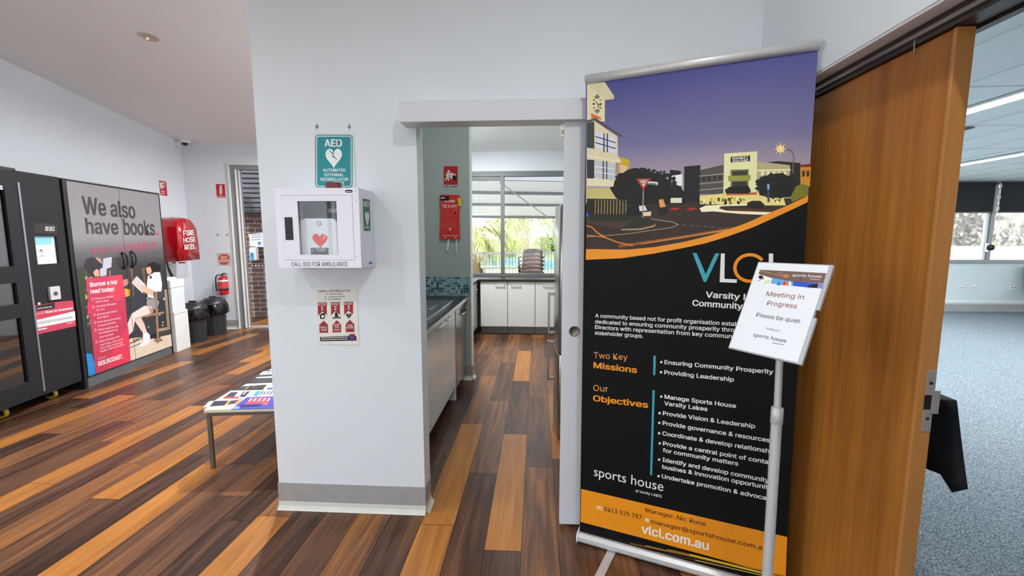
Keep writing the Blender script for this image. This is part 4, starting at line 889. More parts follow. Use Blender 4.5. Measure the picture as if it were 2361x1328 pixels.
def a2(pts, c_, l):
    m_ = flat(*c_, .3); q = [FC.px(*p) for p in pts]; q = [(min(max(x, 4.798), 6.126), min(max(y, .106), 2.06)) for x, y in q]
    for D, xs, sg in ((DA, VS-.003, 1), (DB, VS+.003, -1)):
        k = clip(q, xs, sg)
        if len(k) > 2: art(D, FC, k, m_, l, False)
C4 = Z(190, 620, .18817); C3 = Z(150, 420, .19580); C1 = Z(0, 350, .41420)
# the picture: a café corner with a reader on a chair
a2(C4((545, 880), (600, 850), (740, 832), (1090, 770), (1100, 950), (585, 1130)), (224, 208, 186), 2)
a2(C4((640, 870), (760, 820), (1080, 750), (1090, 800), (830, 860)), (70, 68, 70), 3)
a2(C4((640, 905), (1085, 822), (1090, 850), (800, 905), (660, 920)), (224, 208, 186), 4)
a2(C3((140, 1010), (250, 1010), (300, 1060), (260, 1400), (170, 1400)), (60, 66, 52), 2)
rg = random.Random(3)
for i in range(60):
    x, y = 10+rg.random()*110, 30+rg.random()*720; s_ = 12+rg.random()*26; x += y*.06
    a2(C4((x, y), (x+s_*.5, y-s_), (x+s_, y-s_*.3), (x+s_*.4, y+s_*.5)), rg.choice(((150, 170, 110), (110, 136, 84), (176, 188, 140), (70, 92, 60), (206, 190, 96))), 3)
a2(C3((215, 1000), (250, 900), (330, 880), (440, 970), (440, 1010), (380, 1100), (290, 1120), (260, 1040)), (48, 46, 52), 4); a2(C3((330, 1060), (370, 1020), (400, 1040), (400, 1110), (350, 1110)), (206, 160, 132), 5)
a2(C3((450, 900), (550, 880), (545, 1000), (490, 1020), (488, 1100), (410, 1110), (410, 1020), (440, 1010)), (190, 190, 202), 5)
a2(C3((555, 880), (640, 890), (700, 1100), (600, 1120), (545, 1010)), (66, 62, 64), 3); a2(C3((360, 880), (420, 900), (440, 960), (380, 940)), (180, 140, 120), 3)
a2(C4((330, 20), (345, 20), (345, 90), (330, 90)), (180, 120, 80), 4)
for x in (575, 722): a2(C4((x, 0), (x+38, -20), (x+70, 430), (x+50, 450), (x+30, 120)), (120, 86, 66), 3)
a2(C4((515, 240), (580, 250), (584, 330), (520, 345)), (214, 160, 60), 4); a2(C4((480, 140), (560, 120), (565, 190), (500, 220)), (190, 130, 120), 4)
a2(C4((560, 345), (880, 290), (900, 640), (960, 860), (600, 830)), (58, 60, 66), 3)
for i in range(14): x, y = 780+rg.random()*240, 340+rg.random()*380; a2(C4((x, y), (x+14, y-8), (x+26, y+4), (x+8, y+10)), (206, 208, 214), 4)
a2(C4((1000, 250), (1040, 250), (1075, 740), (1040, 740)), (150, 134, 116), 5); a2(C4((900, 740), (1070, 705), (1072, 740), (910, 775)), (176, 150, 120), 5)
a2(C4((800, 555), (1000, 520), (1000, 545), (700, 600), (690, 590)), (168, 134, 104), 6)
a2(C4((882, 280), (910, 280), (940, 900), (915, 920)), (150, 124, 100), 11); a2(C4((870, 860), (965, 850), (985, 880), (890, 900)), (140, 116, 96), 10); a2(C4((885, 285), (985, 278), (990, 360), (895, 372)), (74, 72, 78), 9)
a2(C4((800, -60), (880, -90), (960, -40), (950, 30), (880, 60), (830, 60), (810, 10)), (38, 32, 34), 7); a2(C4((775, -10), (830, -30), (850, 30), (830, 65), (795, 60)), (214, 168, 142), 8)
a2(C4((800, 90), (880, 40), (950, 40), (975, 180), (970, 275), (880, 280), (785, 220)), (226, 230, 238), 8); a2(C4((820, 90), (850, 80), (845, 120), (822, 120)), (60, 56, 60), 9)
a2(C4((655, 95), (760, 215), (740, 305), (600, 170)), (206, 196, 198), 9); a2(C4((655, 95), (668, 92), (775, 200), (760, 215)), (236, 232, 232), 10)
a2(C4((720, 205), (780, 215), (870, 280), (870, 340), (760, 290), (715, 235)), (222, 178, 150), 10)
a2(C4((795, 300), (870, 320), (880, 360), (800, 350)), (222, 226, 234), 8)
a2(C4((800, 370), (900, 365), (940, 400), (930, 440), (880, 500), (800, 460), (780, 420)), (150, 146, 152), 8)
a2(C4((600, 550), (760, 450), (840, 460), (870, 530), (700, 590), (640, 640), (620, 760), (560, 820), (545, 690)), (230, 214, 206), 9); a2(C4((800, 455), (865, 500), (868, 530), (830, 540)), (196, 140, 112), 10)
a2(C4((640, 600), (710, 580), (760, 680), (790, 780), (750, 800), (640, 640)), (226, 196, 178), 9)
a2(C4((740, 790), (790, 775), (828, 810), (826, 900), (760, 945), (680, 955), (740, 880)), (238, 238, 242), 10)
a2(C4((575, 910), (690, 860), (700, 870), (580, 920)), (36, 32, 34), 7); a2(C4((575, 965), (720, 905), (725, 912), (580, 972)), (60, 52, 50), 7)
a2(C4((600, 870), (690, 840), (760, 835), (760, 850), (640, 890)), (176, 150, 120), 6)
# red panel, blue corner
a2(C4((45, 1035), (115, 1040), (150, 1170), (155, 1290), (70, 1315)), (40, 136, 206), 5)
a2(C4((38, 118), (485, 68), (520, 330), (590, 1130), (160, 1285), (90, 600)), (190, 62, 88), 12)
a2(C4((300, 110), (480, 75), (520, 330), (420, 400), (330, 330)), (214, 66, 88), 13); a2(C4((400, 930), (560, 700), (590, 1130), (300, 1232)), (220, 62, 90), 13); a2(C4((60, 400), (220, 520), (60, 560)), (206, 62, 88), 13)
text(DA, FC, 'Borrow a top', C4((92, 222))[0], C4((424, 180))[0], 10.5, PWHITE, 15, .03); text(DA, FC, 'read today!', C4((98, 303))[0], C4((388, 268))[0], 10.5, PWHITE, 15, .03)
for k, (ln) in enumerate((((155, 376, 380, 346, 'Scan your library'), (158, 415, 325, 394, 'card to start.')), ((165, 474, 410, 434, 'The door will open'), (168, 516, 272, 498, 'for you.')), ((178, 572, 420, 524, 'Browse and select'), (180, 612, 325, 586, 'your items.')),
                        ((185, 665, 468, 610, 'Push the green button'), (190, 710, 412, 662, 'to close the door.')), ((192, 758, 436, 712, 'Items selected will'), (198, 800, 432, 752, 'be checked out to'), (204, 850, 380, 806, 'your account.')),
                        ((205, 905, 452, 836, 'When finished with'), (214, 945, 490, 870, 'your book, return it to'), (216, 985, 492, 905, 'your most convenient'), (220, 1022, 518, 930, 'kiosk or library location.')))):
    for xa, ya, xb, yb, s_ in ln: text(DA, FC, s_, C4((xa, ya))[0], C4((xb, yb))[0], 4.6, flat(246, 206, 214), 15, .01)
    xa, ya = ln[0][0], ln[0][1]
    q = C4(*arc(xa-33, ya-8, 17, 20, 14))
    art(DA, FC, q, flat(236, 150, 170), 14); art(DA, FC, C4(*arc(xa-33, ya-8, 13, 16, 14)), flat(196, 62, 88), 15); text(DA, FC, str(k+1), C4((xa-38, ya))[0], C4((xa-28, ya-1))[0], 3.4, PWHITE, 16)
text(DA, FC, 'CITY OF', C4((188, 1118))[0], C4((278, 1092))[0], 4.4, flat(246, 206, 214), 15); text(DA, FC, 'GOLDCOAST.', C4((190, 1192))[0], C4((498, 1090))[0], 10.5, PWHITE, 15, .045)
TG = flat(66, 62, 68, .3)
text(DA, FC, 'We also', C3((212, 372))[0], (312.5, 503.5), 41, TG, 15, .025); text(DA, FC, 'have', C3((252, 605))[0], C3((632, 612))[0], 36, TG, 15, .025)
text(DB, FC, 'books', (286, 540.5), (357.5, 542), 36, TG, 15, .025); art(DB, FC, [(360, 537), (364.5, 537), (364.5, 542.5), (360, 542.5)], flat(206, 60, 84), 15)
PK = flat(214, 74, 104, .3)
def script(D, s_, p0, p1, cap): text(D, FC, s_, p0, p1, cap, PK, 16, -.012, 1, True, .22)
script(DA, 'in', (209, 585), (226, 587), 21); script(DA, 'unexp', (234, 584), (281, 581), 20); script(DB, 'ected', (283, 580), (319, 576), 22); script(DB, 'places', (323, 577), (363, 572), 22)
oa, ob = DA.build('door', T), DB.build('door', T)
oa['label'] = 'left-hand door with a red panel of borrowing steps'; ob['label'] = 'right-hand door with a picture of a person reading on a chair'
for D, (a, b_) in ((oa, (282, 601)), (ob, (302, 598))):
    x, y = FC.px(a, b_); mb = MB(FC.M)
    mb.tube([(x+.032*math.cos(t), y+.085*math.sin(t), .012+.022*abs(math.cos(t))) for t in [2*PI*i/20 for i in range(20)]], .008, BLACK, 8, True)
    mb.cyl((x, y+.085, 0), (x, y+.085, .016), .012, BLACK); mb.cyl((x, y-.085, 0), (x, y-.085, .016), .012, BLACK); mb.build('handle', D)
x, y = FC.px(299, 626); mb = MB(FC.M); mb.cyl((x, y, 0), (x, y, .006), .014, CHROME); mb.build('lock', ob)

# ---- fire hose reel under its red cover
T = thing('fire_hose_reel', 'wall hose reel under a glossy red FIRE HOSE REEL cover', 'hose reel', Lw(-4.2, 6.97, 1.5), A)
prof = [(6.715, 1.19), (6.715, 1.5), (6.722, 1.66), (6.745, 1.735), (6.80, 1.785), (6.88, 1.812), (6.97, 1.822), (7.06, 1.80), (7.14, 1.745), (7.20, 1.66), (7.232, 1.55), (7.238, 1.38), (7.232, 1.20)]
mb = MB(RL); rw = random.Random(4); n = len(prof); us = [-4.19, -4.1, -4.0, -3.9, -3.83, -3.80]
vs_ = []
for i, u in enumerate(us):
    k = 1 - (.0 if i < 4 else .03*(i-3))
    for (v, z) in prof: vs_.append((u+rw.uniform(-.008, .008)*(i > 0), 6.975+(v-6.975)*k+rw.uniform(-.006, .006), 1.5+(z-1.5)*(k if z > 1.3 else 1)+rw.uniform(-.006, .006)))
fs_ = [(i*n+j, (i+1)*n+j, (i+1)*n+j+1, i*n+j+1) for i in range(len(us)-1) for j in range(n-1)]
fs_.append(tuple(range((len(us)-1)*n, len(us)*n))[::-1])
mb.add(vs_, fs_, REDG, True)
o = mb.build('cover', T); sm = o.modifiers.new('thick', 'SOLIDIFY'); sm.thickness = .004
ch = MB(); FH = Frame(Lw(-3.782, 0), RL @ Vector((0, 1, 0)), (0, 0, 1)); H_ = Z(360, 480, .25586)
for s_, a, b_ in (('FIRE', (247, 250), (343, 238)), ('HOSE', (248, 312), (356, 300)), ('REEL', (258, 376), (356, 362))): text(ch, FH, s_, H_(a)[0], H_(b_)[0], 11.5, PWHITE, 1, .03)
ch.build('lettering', T)
mb = MB(RL); mb.lathe([(.25, -.09), (.25, -.08), (.10, -.07), (.10, .07), (.25, .08), (.25, .09)], REDX, Lw(0, 0), 28) if 0 else None
mb.M = RL @ Matrix.Translation((-4.0, 6.975, 1.5)) @ Matrix.Rotation(PI/2, 4, 'Y'); mb.lathe([(.24, -.10), (.24, -.09), (.10, -.08), (.10, .08), (.24, .09), (.24, .10)], RED, (0, 0, 0), 28); mb.build('drum', T)
mb = MB(RL); mb.tube([(-4.17, 6.62, .75), (-4.17, 6.62, 1.12), (-4.16, 6.64, 1.19), (-4.1, 6.72, 1.22)], .018, STEEL); mb.tube([(-3.95, 6.68, 1.165), (-3.9, 6.80, 1.165)], .014, CHROME); mb.cyl((-3.88, 6.84, 1.165), (-3.86, 6.95, 1.16), .01, RED); mb.build('valve_pipe', T)
mb = MB(RL); mb.tube([(-3.93, 6.66, 1.19), (-3.92, 6.66, 1.1), (-3.90, 6.69, .98), (-3.9, 6.72, .9)], [.012, .014, .02, .026], BLACK); mb.build('hose', T)

# ---- water cooler
T = thing('water_cooler', 'white bottleless water cooler between the book cupboard and the black bins', 'water cooler', Lw(-3.78, 6.32), A)
cu0, cu1, cv0, cv1 = -3.93, -3.63, 6.20, 6.50
mb = MB(RL); mb.box(cu0, cu1, cv0, cv1, .0, .50, WHITEP); mb.box(cu0+.008, cu1-.008, cv0+.008, cv1-.008, .50, .505, DIMG); mb.box(cu0, cu1, cv0, cv1, .505, .54, WHITEP); mb.box(cu0+.004, cu1-.004, cv0-.002, cv1, .35, .353, DIMG); mb.build('lower_cabinet', T, .012)
mb = MB(RL); mb.box(cu0+.01, cu1-.012, cv0+.01, cv1-.01, .54, .855, mat('cooler_white', (226, 232, 238), .3, noise=.01)); mb.build('tank', T, .012)
mb = MB(RL); mb.box(cu0, cu1-.01, cv0, cv1, .855, .965, WHITEP); mb.lathe([(.12, .965), (.12, .985), (.10, .995), (.001, .996)], WHITEP, (cu0+.145, (cv0+cv1)/2, 0), 28); mb.build('lid', T, .012)
mb = MB(RL); mb.tube([(cu1-.07, cv0+.012, .735), (cu1-.07, cv0-.03, .735), (cu1-.07, cv0-.045, .715)], .011, CHROME); mb.tube([(cu1-.07, cv0-.03, .735), (cu1-.05, cv0-.04, .765), (cu1-.02, cv0-.05, .775)], .006, BLACK); mb.build('tap', T)
mb = MB(RL); mb.cyl((cu1-.15, cv0+.012, .735), (cu1-.15, cv0-.03, .735), .01, CHROME); mb.build('tap', T)

# ---- two lidded bins
BIN = mat('bin_plastic', (44, 46, 50), .3, noise=.06); BAG = mat('bin_bag', (10, 10, 11), .12, noise=.2, scale=18, bump=.8)
for u, v, r, lb in ((-3.755, 6.86, .165, 'black lidded bin with a bin bag, right beside the white water cooler'), (-3.735, 7.36, .178, 'black lidded bin with a bin bag, under the fire extinguisher by the corner')):
    T = thing('rubbish_bin', lb, 'bin', Lw(u, v), 0, 'black bins along the back wall')
    c_ = Lw(u, v)
    rib = lambda a, h: 1-(.035 if (math.cos(a*16) > .55 and .04 < h < .42) else 0)
    mb = MB(); mb.lathe([(r*.86, .0), (r*.87, .035), (r*.875, .045), (r*.9, .2), (r*.93, .40), (r*.94, .42), (r*.98, .47), (r*1.02, .475)], BIN, c_, 96, 'z', True, rib); mb.build('body', T)
    rw = random.Random(int(v*10))
    wob = [rw.uniform(-1, 1) for _ in range(64)]
    mb = MB(); mb.lathe([(r*1.03, .488), (r*1.08, .47), (r*1.12, .42), (r*1.15, .36), (r*1.14, .335), (r*1.02, .33), (r*.97, .345)], BAG, c_, 48, 'z', True, lambda a, h: 1+.035*math.sin(a*9+h*20)+.02*math.sin(a*17)); mb.build('bin_bag', T)
    mb = MB(); mb.lathe([(r*1.06, .482), (r*1.08, .50), (r*1.0, .515), (r*.97, .545), (r*.72, .555), (r*.68, .575), (r*.3, .582), (.001, .583)], BIN, c_, 48); mb.box(c_.x-.05, c_.x+.05, c_.y-.015, c_.y+.015, .58, .605, BIN); mb.build('lid', T)

# ---- fire extinguisher and signs on the back wall
eu, ev = -3.692, 7.62; c_ = Lw(eu, ev)
T = thing('fire_extinguisher', 'red fire extinguisher hung on the wall beside the glazed back door', 'fire extinguisher', Lw(eu, ev, .59))
mb = MB(); mb.lathe([(.062, .598), (.07, .606), (.073, .62), (.073, .84), (.068, .865), (.05, .888), (.022, .90), (.022, .91)], REDX, c_, 32); mb.build('cylinder', T)
mb = MB(); mb.lathe([(.0738, .815), (.0738, .842), (.0736, .843)], PWHITE, c_, 32); mb.lathe([(.0738, .70), (.0738, .80)], mat('extinguisher_label', (206, 60, 66), .4, noise=.3, scale=90), c_, 32); mb.lathe([(.0742, .672), (.0742, .70)], flat(30, 30, 32), c_, 32); mb.build('label_band', T)
mb = MB(RL); mb.cyl((eu, ev, .905), (eu, ev, .935), .016, BLACK); mb.tube([(eu-.01, ev, .935), (eu+.03, ev-.01, .952), (eu+.09, ev-.03, .935)], .007, BLACK); mb.tube([(eu-.01, ev, .93), (eu+.03, ev, .925), (eu+.08, ev-.03, .90)], .006, mat('brass', (150, 112, 50), .3, .8, noise=.05)); mb.build('valve', T)
mb = MB(RL); mb.tube([(eu-.01, ev, .92), (eu-.06, ev-.02, .925), (eu-.088, ev-.03, .89), (eu-.092, ev-.035, .80), (eu-.086, ev-.04, .68), (eu-.08, ev-.04, .66)], .0095, BLACK); mb.build('hose', T)
mb = MB(RL); mb.box(eu-.03, eu+.03, ev+.07, 7.72, .66, .90, DIMG); mb.build('bracket', T)
FV = Frame(Lw(0, 7.7175), RL @ Vector((1, 0, 0)), (0, 0, 1)); V_ = Z(470, 400, .22609)
mb = MB(RL); mb.box(-3.735, -3.603, 7.7175, 7.72, 2.178, 2.392, RED)
art(mb, FV, V_((160, 122), (180, 112), (184, 124), (190, 205), (158, 205)), flat(206, 200, 206), 1); mb.M = RL; mb.M = Matrix.Identity(4); art(mb, FV, V_((165, 112), (178, 112), (178, 120), (160, 122)), flat(60, 20, 30), 2); bars(mb, FV, V_((160, 219))[0], V_((188, 219))[0], .012, PWHITE, 1); bars(mb, FV, V_((135, 238))[0], V_((216, 236))[0], .012, flat(236, 190, 190), 1)
tag(mb.build('extinguisher_sign'), 'red sign with a white extinguisher, high beside the glazed back door', 'sign')
mb = MB(RL); mb.box(-3.795, -3.60, 7.7183, 7.72, 1.07, 1.275, mat('clear_sticker', (196, 180, 176), .3, noise=.02)); mb.M = Matrix.Identity(4)
art(mb, FV, V_(*arc(207, 876, 59, 56, 28)), flat(192, 84, 66), 1); art(mb, FV, V_((152, 880), (263, 876), (258, 902), (156, 905)), flat(222, 190, 170), 2)
for y in (848, 858, 868): bars(mb, FV, V_((175, y+4))[0], V_((240, y))[0], .011, flat(232, 200, 180), 2)
for y in (888, 898): bars(mb, FV, V_((165, y+2))[0], V_((250, y))[0], .008, flat(190, 90, 70), 3)
tag(mb.build('round_sticker'), 'round orange-red sticker on the wall above the fire extinguisher', 'sticker')
mb = MB(RL); mb.box(-4.2, -4.1975, 7.10, 7.262, 2.15, 2.36, RED); FU = Frame(Lw(-4.1975, 0), RL @ Vector((0, 1, 0)), (0, 0, 1)); W_ = Z(0, 350, .41420); mb.M = Matrix.Identity(4)
art(mb, FU, W_((887, 168), (916, 172), (918, 190), (905, 205), (893, 205)), flat(226, 206, 206), 1); art(mb, FU, W_((905, 178), (914, 180), (914, 188), (905, 190)), RED, 2); bars(mb, FU, W_((896, 222))[0], W_((918, 222))[0], .012, PWHITE, 1); bars(mb, FU, W_((895, 233))[0], W_((920, 234))[0], .012, PWHITE, 1)
tag(mb.build('hose_reel_sign'), 'red hose reel sign high on the left wall above the cupboard', 'sign')
mb = MB(RL)
for u in (-3.76, -3.615): mb.cyl((u, 7.72, 1.588), (u, 7.713, 1.588), .009, DIMG, n=10)
for i, u in enumerate((-3.76, -3.615)):
    mb = MB(RL); mb.cyl((u, 7.72, 1.585), (u, 7.712, 1.585), .010 if i else .008, DIMG, n=10); mb.cyl((u, 7.712, 1.58), (u, 7.708, 1.565), .005, BLACK, n=8)
    tag(mb.build('wall_plug'), ('small dark wall plug, farther from the door, midway up the back wall', 'small dark wall plug beside the frame of the glazed back door')[i], 'wall plug')
# ---- ceiling fittings
cz = lambda u, v: 3.03+.066*(7.72-v)
T = thing('security_camera', 'white dome security camera on the ceiling in the far corner', 'camera', Lw(-4.08, 7.60, cz(-4.08, 7.6)))
c_ = Lw(-4.08, 7.60, cz(0, 7.60)); mb = MB(); mb.lathe([(.075, .02), (.078, -.02), (.07, -.034), (.045, -.038), (.001, -.038)], WHITEP, c_, 28); mb.build('housing', T)
mb = MB(); mb.lathe([(.044, -.036), (.040, -.055), (.024, -.072), (.001, -.077)], mat('smoked_dome', (26, 20, 22), .08, noise=.05), c_, 24); mb.build('dome', T)
mb = MB(RL); mb.box(-4.2, -4.145, 7.56, 7.62, 2.94, 3.03, WHITEP); tag(mb.build('motion_sensor', None, .008), 'white motion sensor high on the left wall beside the dome camera', 'sensor')
T = thing('downlight', 'round recessed downlight in the sloping ceiling', 'ceiling light', Lw(-2.56, 4.37, cz(0, 4.37)))
c_ = Lw(-2.56, 4.37, cz(0, 4.37)); nrm = Vector((-math.sin(A)*.066, math.cos(A)*.066, 1)).normalized(); rq = nrm.to_track_quat('Z', 'Y').to_matrix().to_4x4()
mb = MB(Matrix.Translation(c_) @ rq); mb.lathe([(.075, .01), (.078, -.003), (.062, -.007), (.055, -.003), (.05, .02)], mat('downlight_rim', (190, 180, 172), .35, noise=.02), (0, 0, 0), 32); mb.build('rim', T)
mb = MB(Matrix.Translation(c_) @ rq); mb.lathe([(.055, -.002), (.04, -.0045), (.001, -.005)], mat('downlight_reflector', (176, 166, 158), .3, .4, noise=.02), (0, 0, 0), 28); mb.build('reflector', T)
mb = MB(Matrix.Translation(c_) @ rq); mb.sphere((.022, -.016, -.006), .009, mat('lamp_glow', (255, 190, 150), .4, emit=(255, 170, 130), es=1.6), 10, 6); mb.build('bulb', T)
for i, (x, y) in enumerate(LOBBY_AND_ADDED_LAMPS):  # includes fittings for the lamps added in the left wing
    T = thing('unseen_ceiling_lamp', 'unseen round white ceiling lamp lighting the lobby', 'ceiling light', (x, y, zc(x, y)), 0, 'lobby ceiling lamps')
    mb = MB(); mb.lathe([(.12, .02), (.125, -.03), (.105, -.045), (.10, -.03), (.001, -.03)], WHITEP, (x, y, zc(x, y)), 28); mb.build('body', T)

# ---- low table with papers
TR_ = Matrix.Translation((-2.14, 2.54, 0)) @ Matrix.Rotation(math.radians(7), 4, 'Z')
T = thing('low_table', 'low white-topped table with thin steel legs behind the white pillar', 'table', (-2.14, 2.54, 0), math.radians(7))
TWH = mat('table_laminate', (208, 204, 188), .35, noise=.03)
mb = MB(TR_); mb.prism(rrect(0, 0, .60, 1.16, .015), .388, .408, TWH); mb.build('table_top', T, .002)
LEGM = mat('dull_steel_leg', (112, 104, 94), .4, .6, noise=.05)
mb = MB(TR_)
mb.box(.02, .58, .012, .034, .362, .388, LEGM); mb.box(.02, .58, 1.126, 1.148, .362, .388, LEGM); mb.box(.012, .034, .02, 1.14, .362, .388, LEGM); mb.box(.566, .588, .02, 1.14, .362, .388, LEGM); mb.build('frame', T)
for x in (.012, .566):
    for y in (.012, 1.126): mb = MB(TR_); mb.box(x, x+.022, y, y+.022, 0, .364, LEGM); mb.build('leg', T)
FT = Frame((0, 0, .4085), (1, 0, 0), (0, 1, 0)); N_ = Z(450, 820, .20329)
def paper(name, cat, lb, out, inner, k):
    F = Frame((0, 0, .4085+k*.0012), (1, 0, 0), (0, 1, 0)); q = [F.px(*p) for p in N_(*out[0])]
    if sum(q[i][0]*q[(i+1) % len(q)][1]-q[(i+1) % len(q)][0]*q[i][1] for i in range(len(q))) < 0: q = q[::-1]
    mb = MB(); mb.prism(q, .4084, .4085+k*.0012, out[1])
    for j, (pts, c_) in enumerate(inner): art(mb, F, N_(*pts), flat(*c_), 1+j)
    tag(mb.build(name), lb, cat, 'papers on the low table')
paper('magazine', 'magazine', 'open magazine with dark photos and an orange corner at the table\'s near edge', (((92, 585), (160, 517), (575, 478), (478, 570)), PAPER), [(((160, 578), (215, 515), (385, 508), (330, 566)), (54, 52, 70)), (((330, 566), (375, 515), (410, 510), (375, 560)), (206, 176, 70)), (((385, 545), (430, 506), (545, 488), (480, 560)), (226, 150, 104)), (((365, 560), (400, 512), (500, 500), (440, 545)), (70, 62, 70))], 1)
paper('newspaper', 'newspaper', 'blue and red printed newspaper lying on the table beside the pillar', (((404, 607), (585, 472), (1010, 455), (1000, 592)), flat(74, 72, 170)), [(((404, 607), (450, 572), (520, 580), (490, 604)), (120, 160, 216)), (((560, 550), (640, 482), (860, 474), (830, 540)), (206, 74, 96))] + [(((600+i*52, 520), (630+i*52, 482), (650+i*52, 481), (620+i*52, 519)), (232, 200, 206)) for i in range(5)] + [(((500, 585), (515, 562), (740, 552), (740, 572)), (40, 40, 100)), (((755, 560), (775, 545), (830, 542), (815, 558)), (220, 120, 150))], 2)
paper('leaflet', 'leaflet', 'white leaflet with dark photos and a red strip, left of the cyan leaflet', (((222, 510), (404, 397), (650, 399), (550, 486)), PAPER), [(((340, 465), (405, 415), (490, 410), (440, 466)), (60, 60, 84)), (((305, 490), (335, 464), (500, 466), (480, 485)), (160, 70, 64)), (((470, 468), (520, 410), (625, 404), (560, 470)), (52, 50, 66)), (((475, 464), (520, 410), (545, 409), (505, 466)), (206, 210, 222)), (((535, 440), (575, 405), (590, 405), (555, 440)), (222, 226, 232))], 1)
paper('leaflet', 'leaflet', 'white and cyan leaflet with dark diagonal stripes on the low table', (((640, 467), (700, 397), (1000, 388), (1000, 458)), PAPER), [(((650, 460), (700, 400), (750, 399), (705, 458)), (60, 160, 180))] + [(((725+i*36, 445), (765+i*36, 403), (780+i*36, 402), (742+i*36, 444)), (52, 50, 84)) for i in range(6)], 1)
paper('leaflet', 'leaflet', 'dark grey leaflet strip across the table behind the photo leaflet', (((440, 392), (540, 348), (812, 328), (765, 386)), flat(66, 62, 64)), [(((560, 385), (600, 350), (612, 349), (575, 384)), (150, 146, 146)), (((640, 352), (700, 345), (660, 360)), (120, 116, 116))], 1)
paper('leaflet', 'leaflet', 'blue-edged leaflet half hidden by the pillar', (((790, 390), (850, 332), (1000, 322), (1000, 380)), PAPER), [(((805, 386), (830, 364), (990, 356), (990, 378)), (66, 84, 140))], 1)
paper('magazine', 'magazine', 'black-covered magazine in the middle of the low table', (((528, 317), (612, 260), (990, 246), (985, 300)), flat(46, 44, 48)), [(((620, 300), (700, 272), (860, 268), (820, 296)), (70, 68, 74))], 1)
paper('magazine', 'magazine', 'blue-grey magazine at the table\'s far end beside the pillar', (((692, 240), (765, 172), (1000, 150), (1000, 222)), flat(60, 64, 76)), [(((720, 220), (770, 178), (990, 160), (990, 205)), (168, 180, 200)), (((800, 190), (850, 178), (840, 192)), (60, 60, 70))], 1)

# ================================================================== KITCHEN
# ---- sink run along the left wall
ZT = .905
T = thing('sink_worktop', 'dark worktop with a stainless sink along the left kitchen wall', 'worktop', (-1.03, 3.4, ZT-.035))
mb = MB(); mb.box(-1.329, -.722, 2.302, 4.448, ZT-.035, ZT, WTOP); mb.box(-.7225, -.7195, 2.302, 4.448, ZT-.034, ZT-.004, mat('worktop_metal_edge', (210, 212, 216), .25, .8, noise=.02)); mb.build('slab', T, .002)
mb = MB(); sx0_, sx1_, sy0, sy1 = -1.24, -.80, 2.75, 4.12
bx0, bx1, by0, by1 = -1.17, -.88, 3.0, 3.42
for a0, a1, c0, c1 in ((sx0_, bx0, sy0, sy1), (bx1, sx1_, sy0, sy1), (bx0, bx1, sy0, by0), (bx0, bx1, by1, sy1)): mb.box(a0, a1, c0, c1, ZT, ZT+.006, STEEL)
mb.box(bx0, bx1, by0, by1, ZT-.16, ZT-.155, STEEL)
for a0, a1, c0, c1 in ((bx0-.004, bx0, by0, by1), (bx1, bx1+.004, by0, by1), (bx0, bx1, by0-.004, by0), (bx0, bx1, by1, by1+.004)): mb.box(a0, a1, c0, c1, ZT-.16, ZT+.004, STEEL)
for i in range(9): mb.cyl((-1.17+i*.034, 3.52, ZT+.008), (-1.17+i*.034, 4.02, ZT+.008), .005, STEEL, n=8)
mb.box(sx1_-.012, sx1_, sy0, sy1, ZT+.006, ZT+.012, CHROME); mb.build('sink', T, .001)
mb = MB(); mb.cyl((-1.22, 3.2, ZT), (-1.22, 3.2, ZT+.22), .014, CHROME); mb.tube([(-1.22, 3.2, ZT+.20), (-1.2, 3.2, ZT+.26), (-1.12, 3.2, ZT+.27), (-1.06, 3.2, ZT+.22)], .011, CHROME); mb.build('tap', T)
XF = -.748
def bow(mb, x, y, z, m, ax='x', w=.14, s=1):          # square bow handle standing off a front
    if ax == 'x': mb.box(x, x+.03*s, y, y+.012, z, z+.012, m); mb.box(x, x+.03*s, y+w-.012, y+w, z, z+.012, m); mb.box(x+.022*s, x+.034*s, y, y+w, z, z+.012, m)
    else: mb.box(y, y+.010, x-.028, x, z, z+.010, m); mb.box(y+w-.010, y+w, x-.028, x, z, z+.010, m); mb.box(y, y+w, x-.032, x-.022, z, z+.010, m)
for (y0, y1, hy, lb) in ((2.302, 2.84, None, 'white drawer unit under the sink worktop, nearest the kitchen doorway'), (2.845, 3.345, 3.12, 'white sink cabinet with a white bow handle, nearer the doorway'), (3.35, 3.84, 3.43, 'white sink cabinet with a white bow handle, beside the dishwasher')):
    T = thing('base_cabinet', lb, 'cabinet', (-1.0, (y0+y1)/2, .0), 0, 'cabinets under the sink worktop')
    mb = MB(); mb.box(-1.32, XF-.02, y0+.001, y1-.001, .14, ZT-.036, LAMIN); mb.box(-1.32, -.84, y0+.001, y1-.001, 0, .14, KDARK); mb.build('carcass', T)
    mb = MB(); mb.box(XF-.019, XF, y0+.002, y1-.002, .135, ZT-.045, LAMIN); d_ = mb.build('door', T, .001)
    mb = MB()
    if hy: bow(mb, XF, hy, .835, WHITEP, 'x', .17); mb.build('handle', d_, .001)
    else: bow(mb, XF, 2.5, .72, WHITEP, 'x', .16); mb.build('handle', d_, .001)
mb = MB()
for i in range(14): mb.box(XF+.002, XF+.014, 2.60, 2.80, .40+i*.024, .424+i*.024, flat(30, 30, 32) if i % 2 else PWHITE)
tag(mb.build('tea_towel'), 'black and white striped tea towel hanging below the sink worktop by the door jamb', 'tea towel')
T = thing('dishwasher', 'silver dishwasher under the far end of the sink worktop', 'dishwasher', (-1.0, 4.14, 0))
DWM = mat('dishwasher_steel', (170, 168, 176), .22, .9, noise=.12, scale=30)
mb = MB(); mb.box(-1.31, XF-.03, 3.885, 4.44, .10, ZT-.04, DIMG); mb.box(-1.31, -.86, 3.885, 4.44, .02, .10, KDARK)
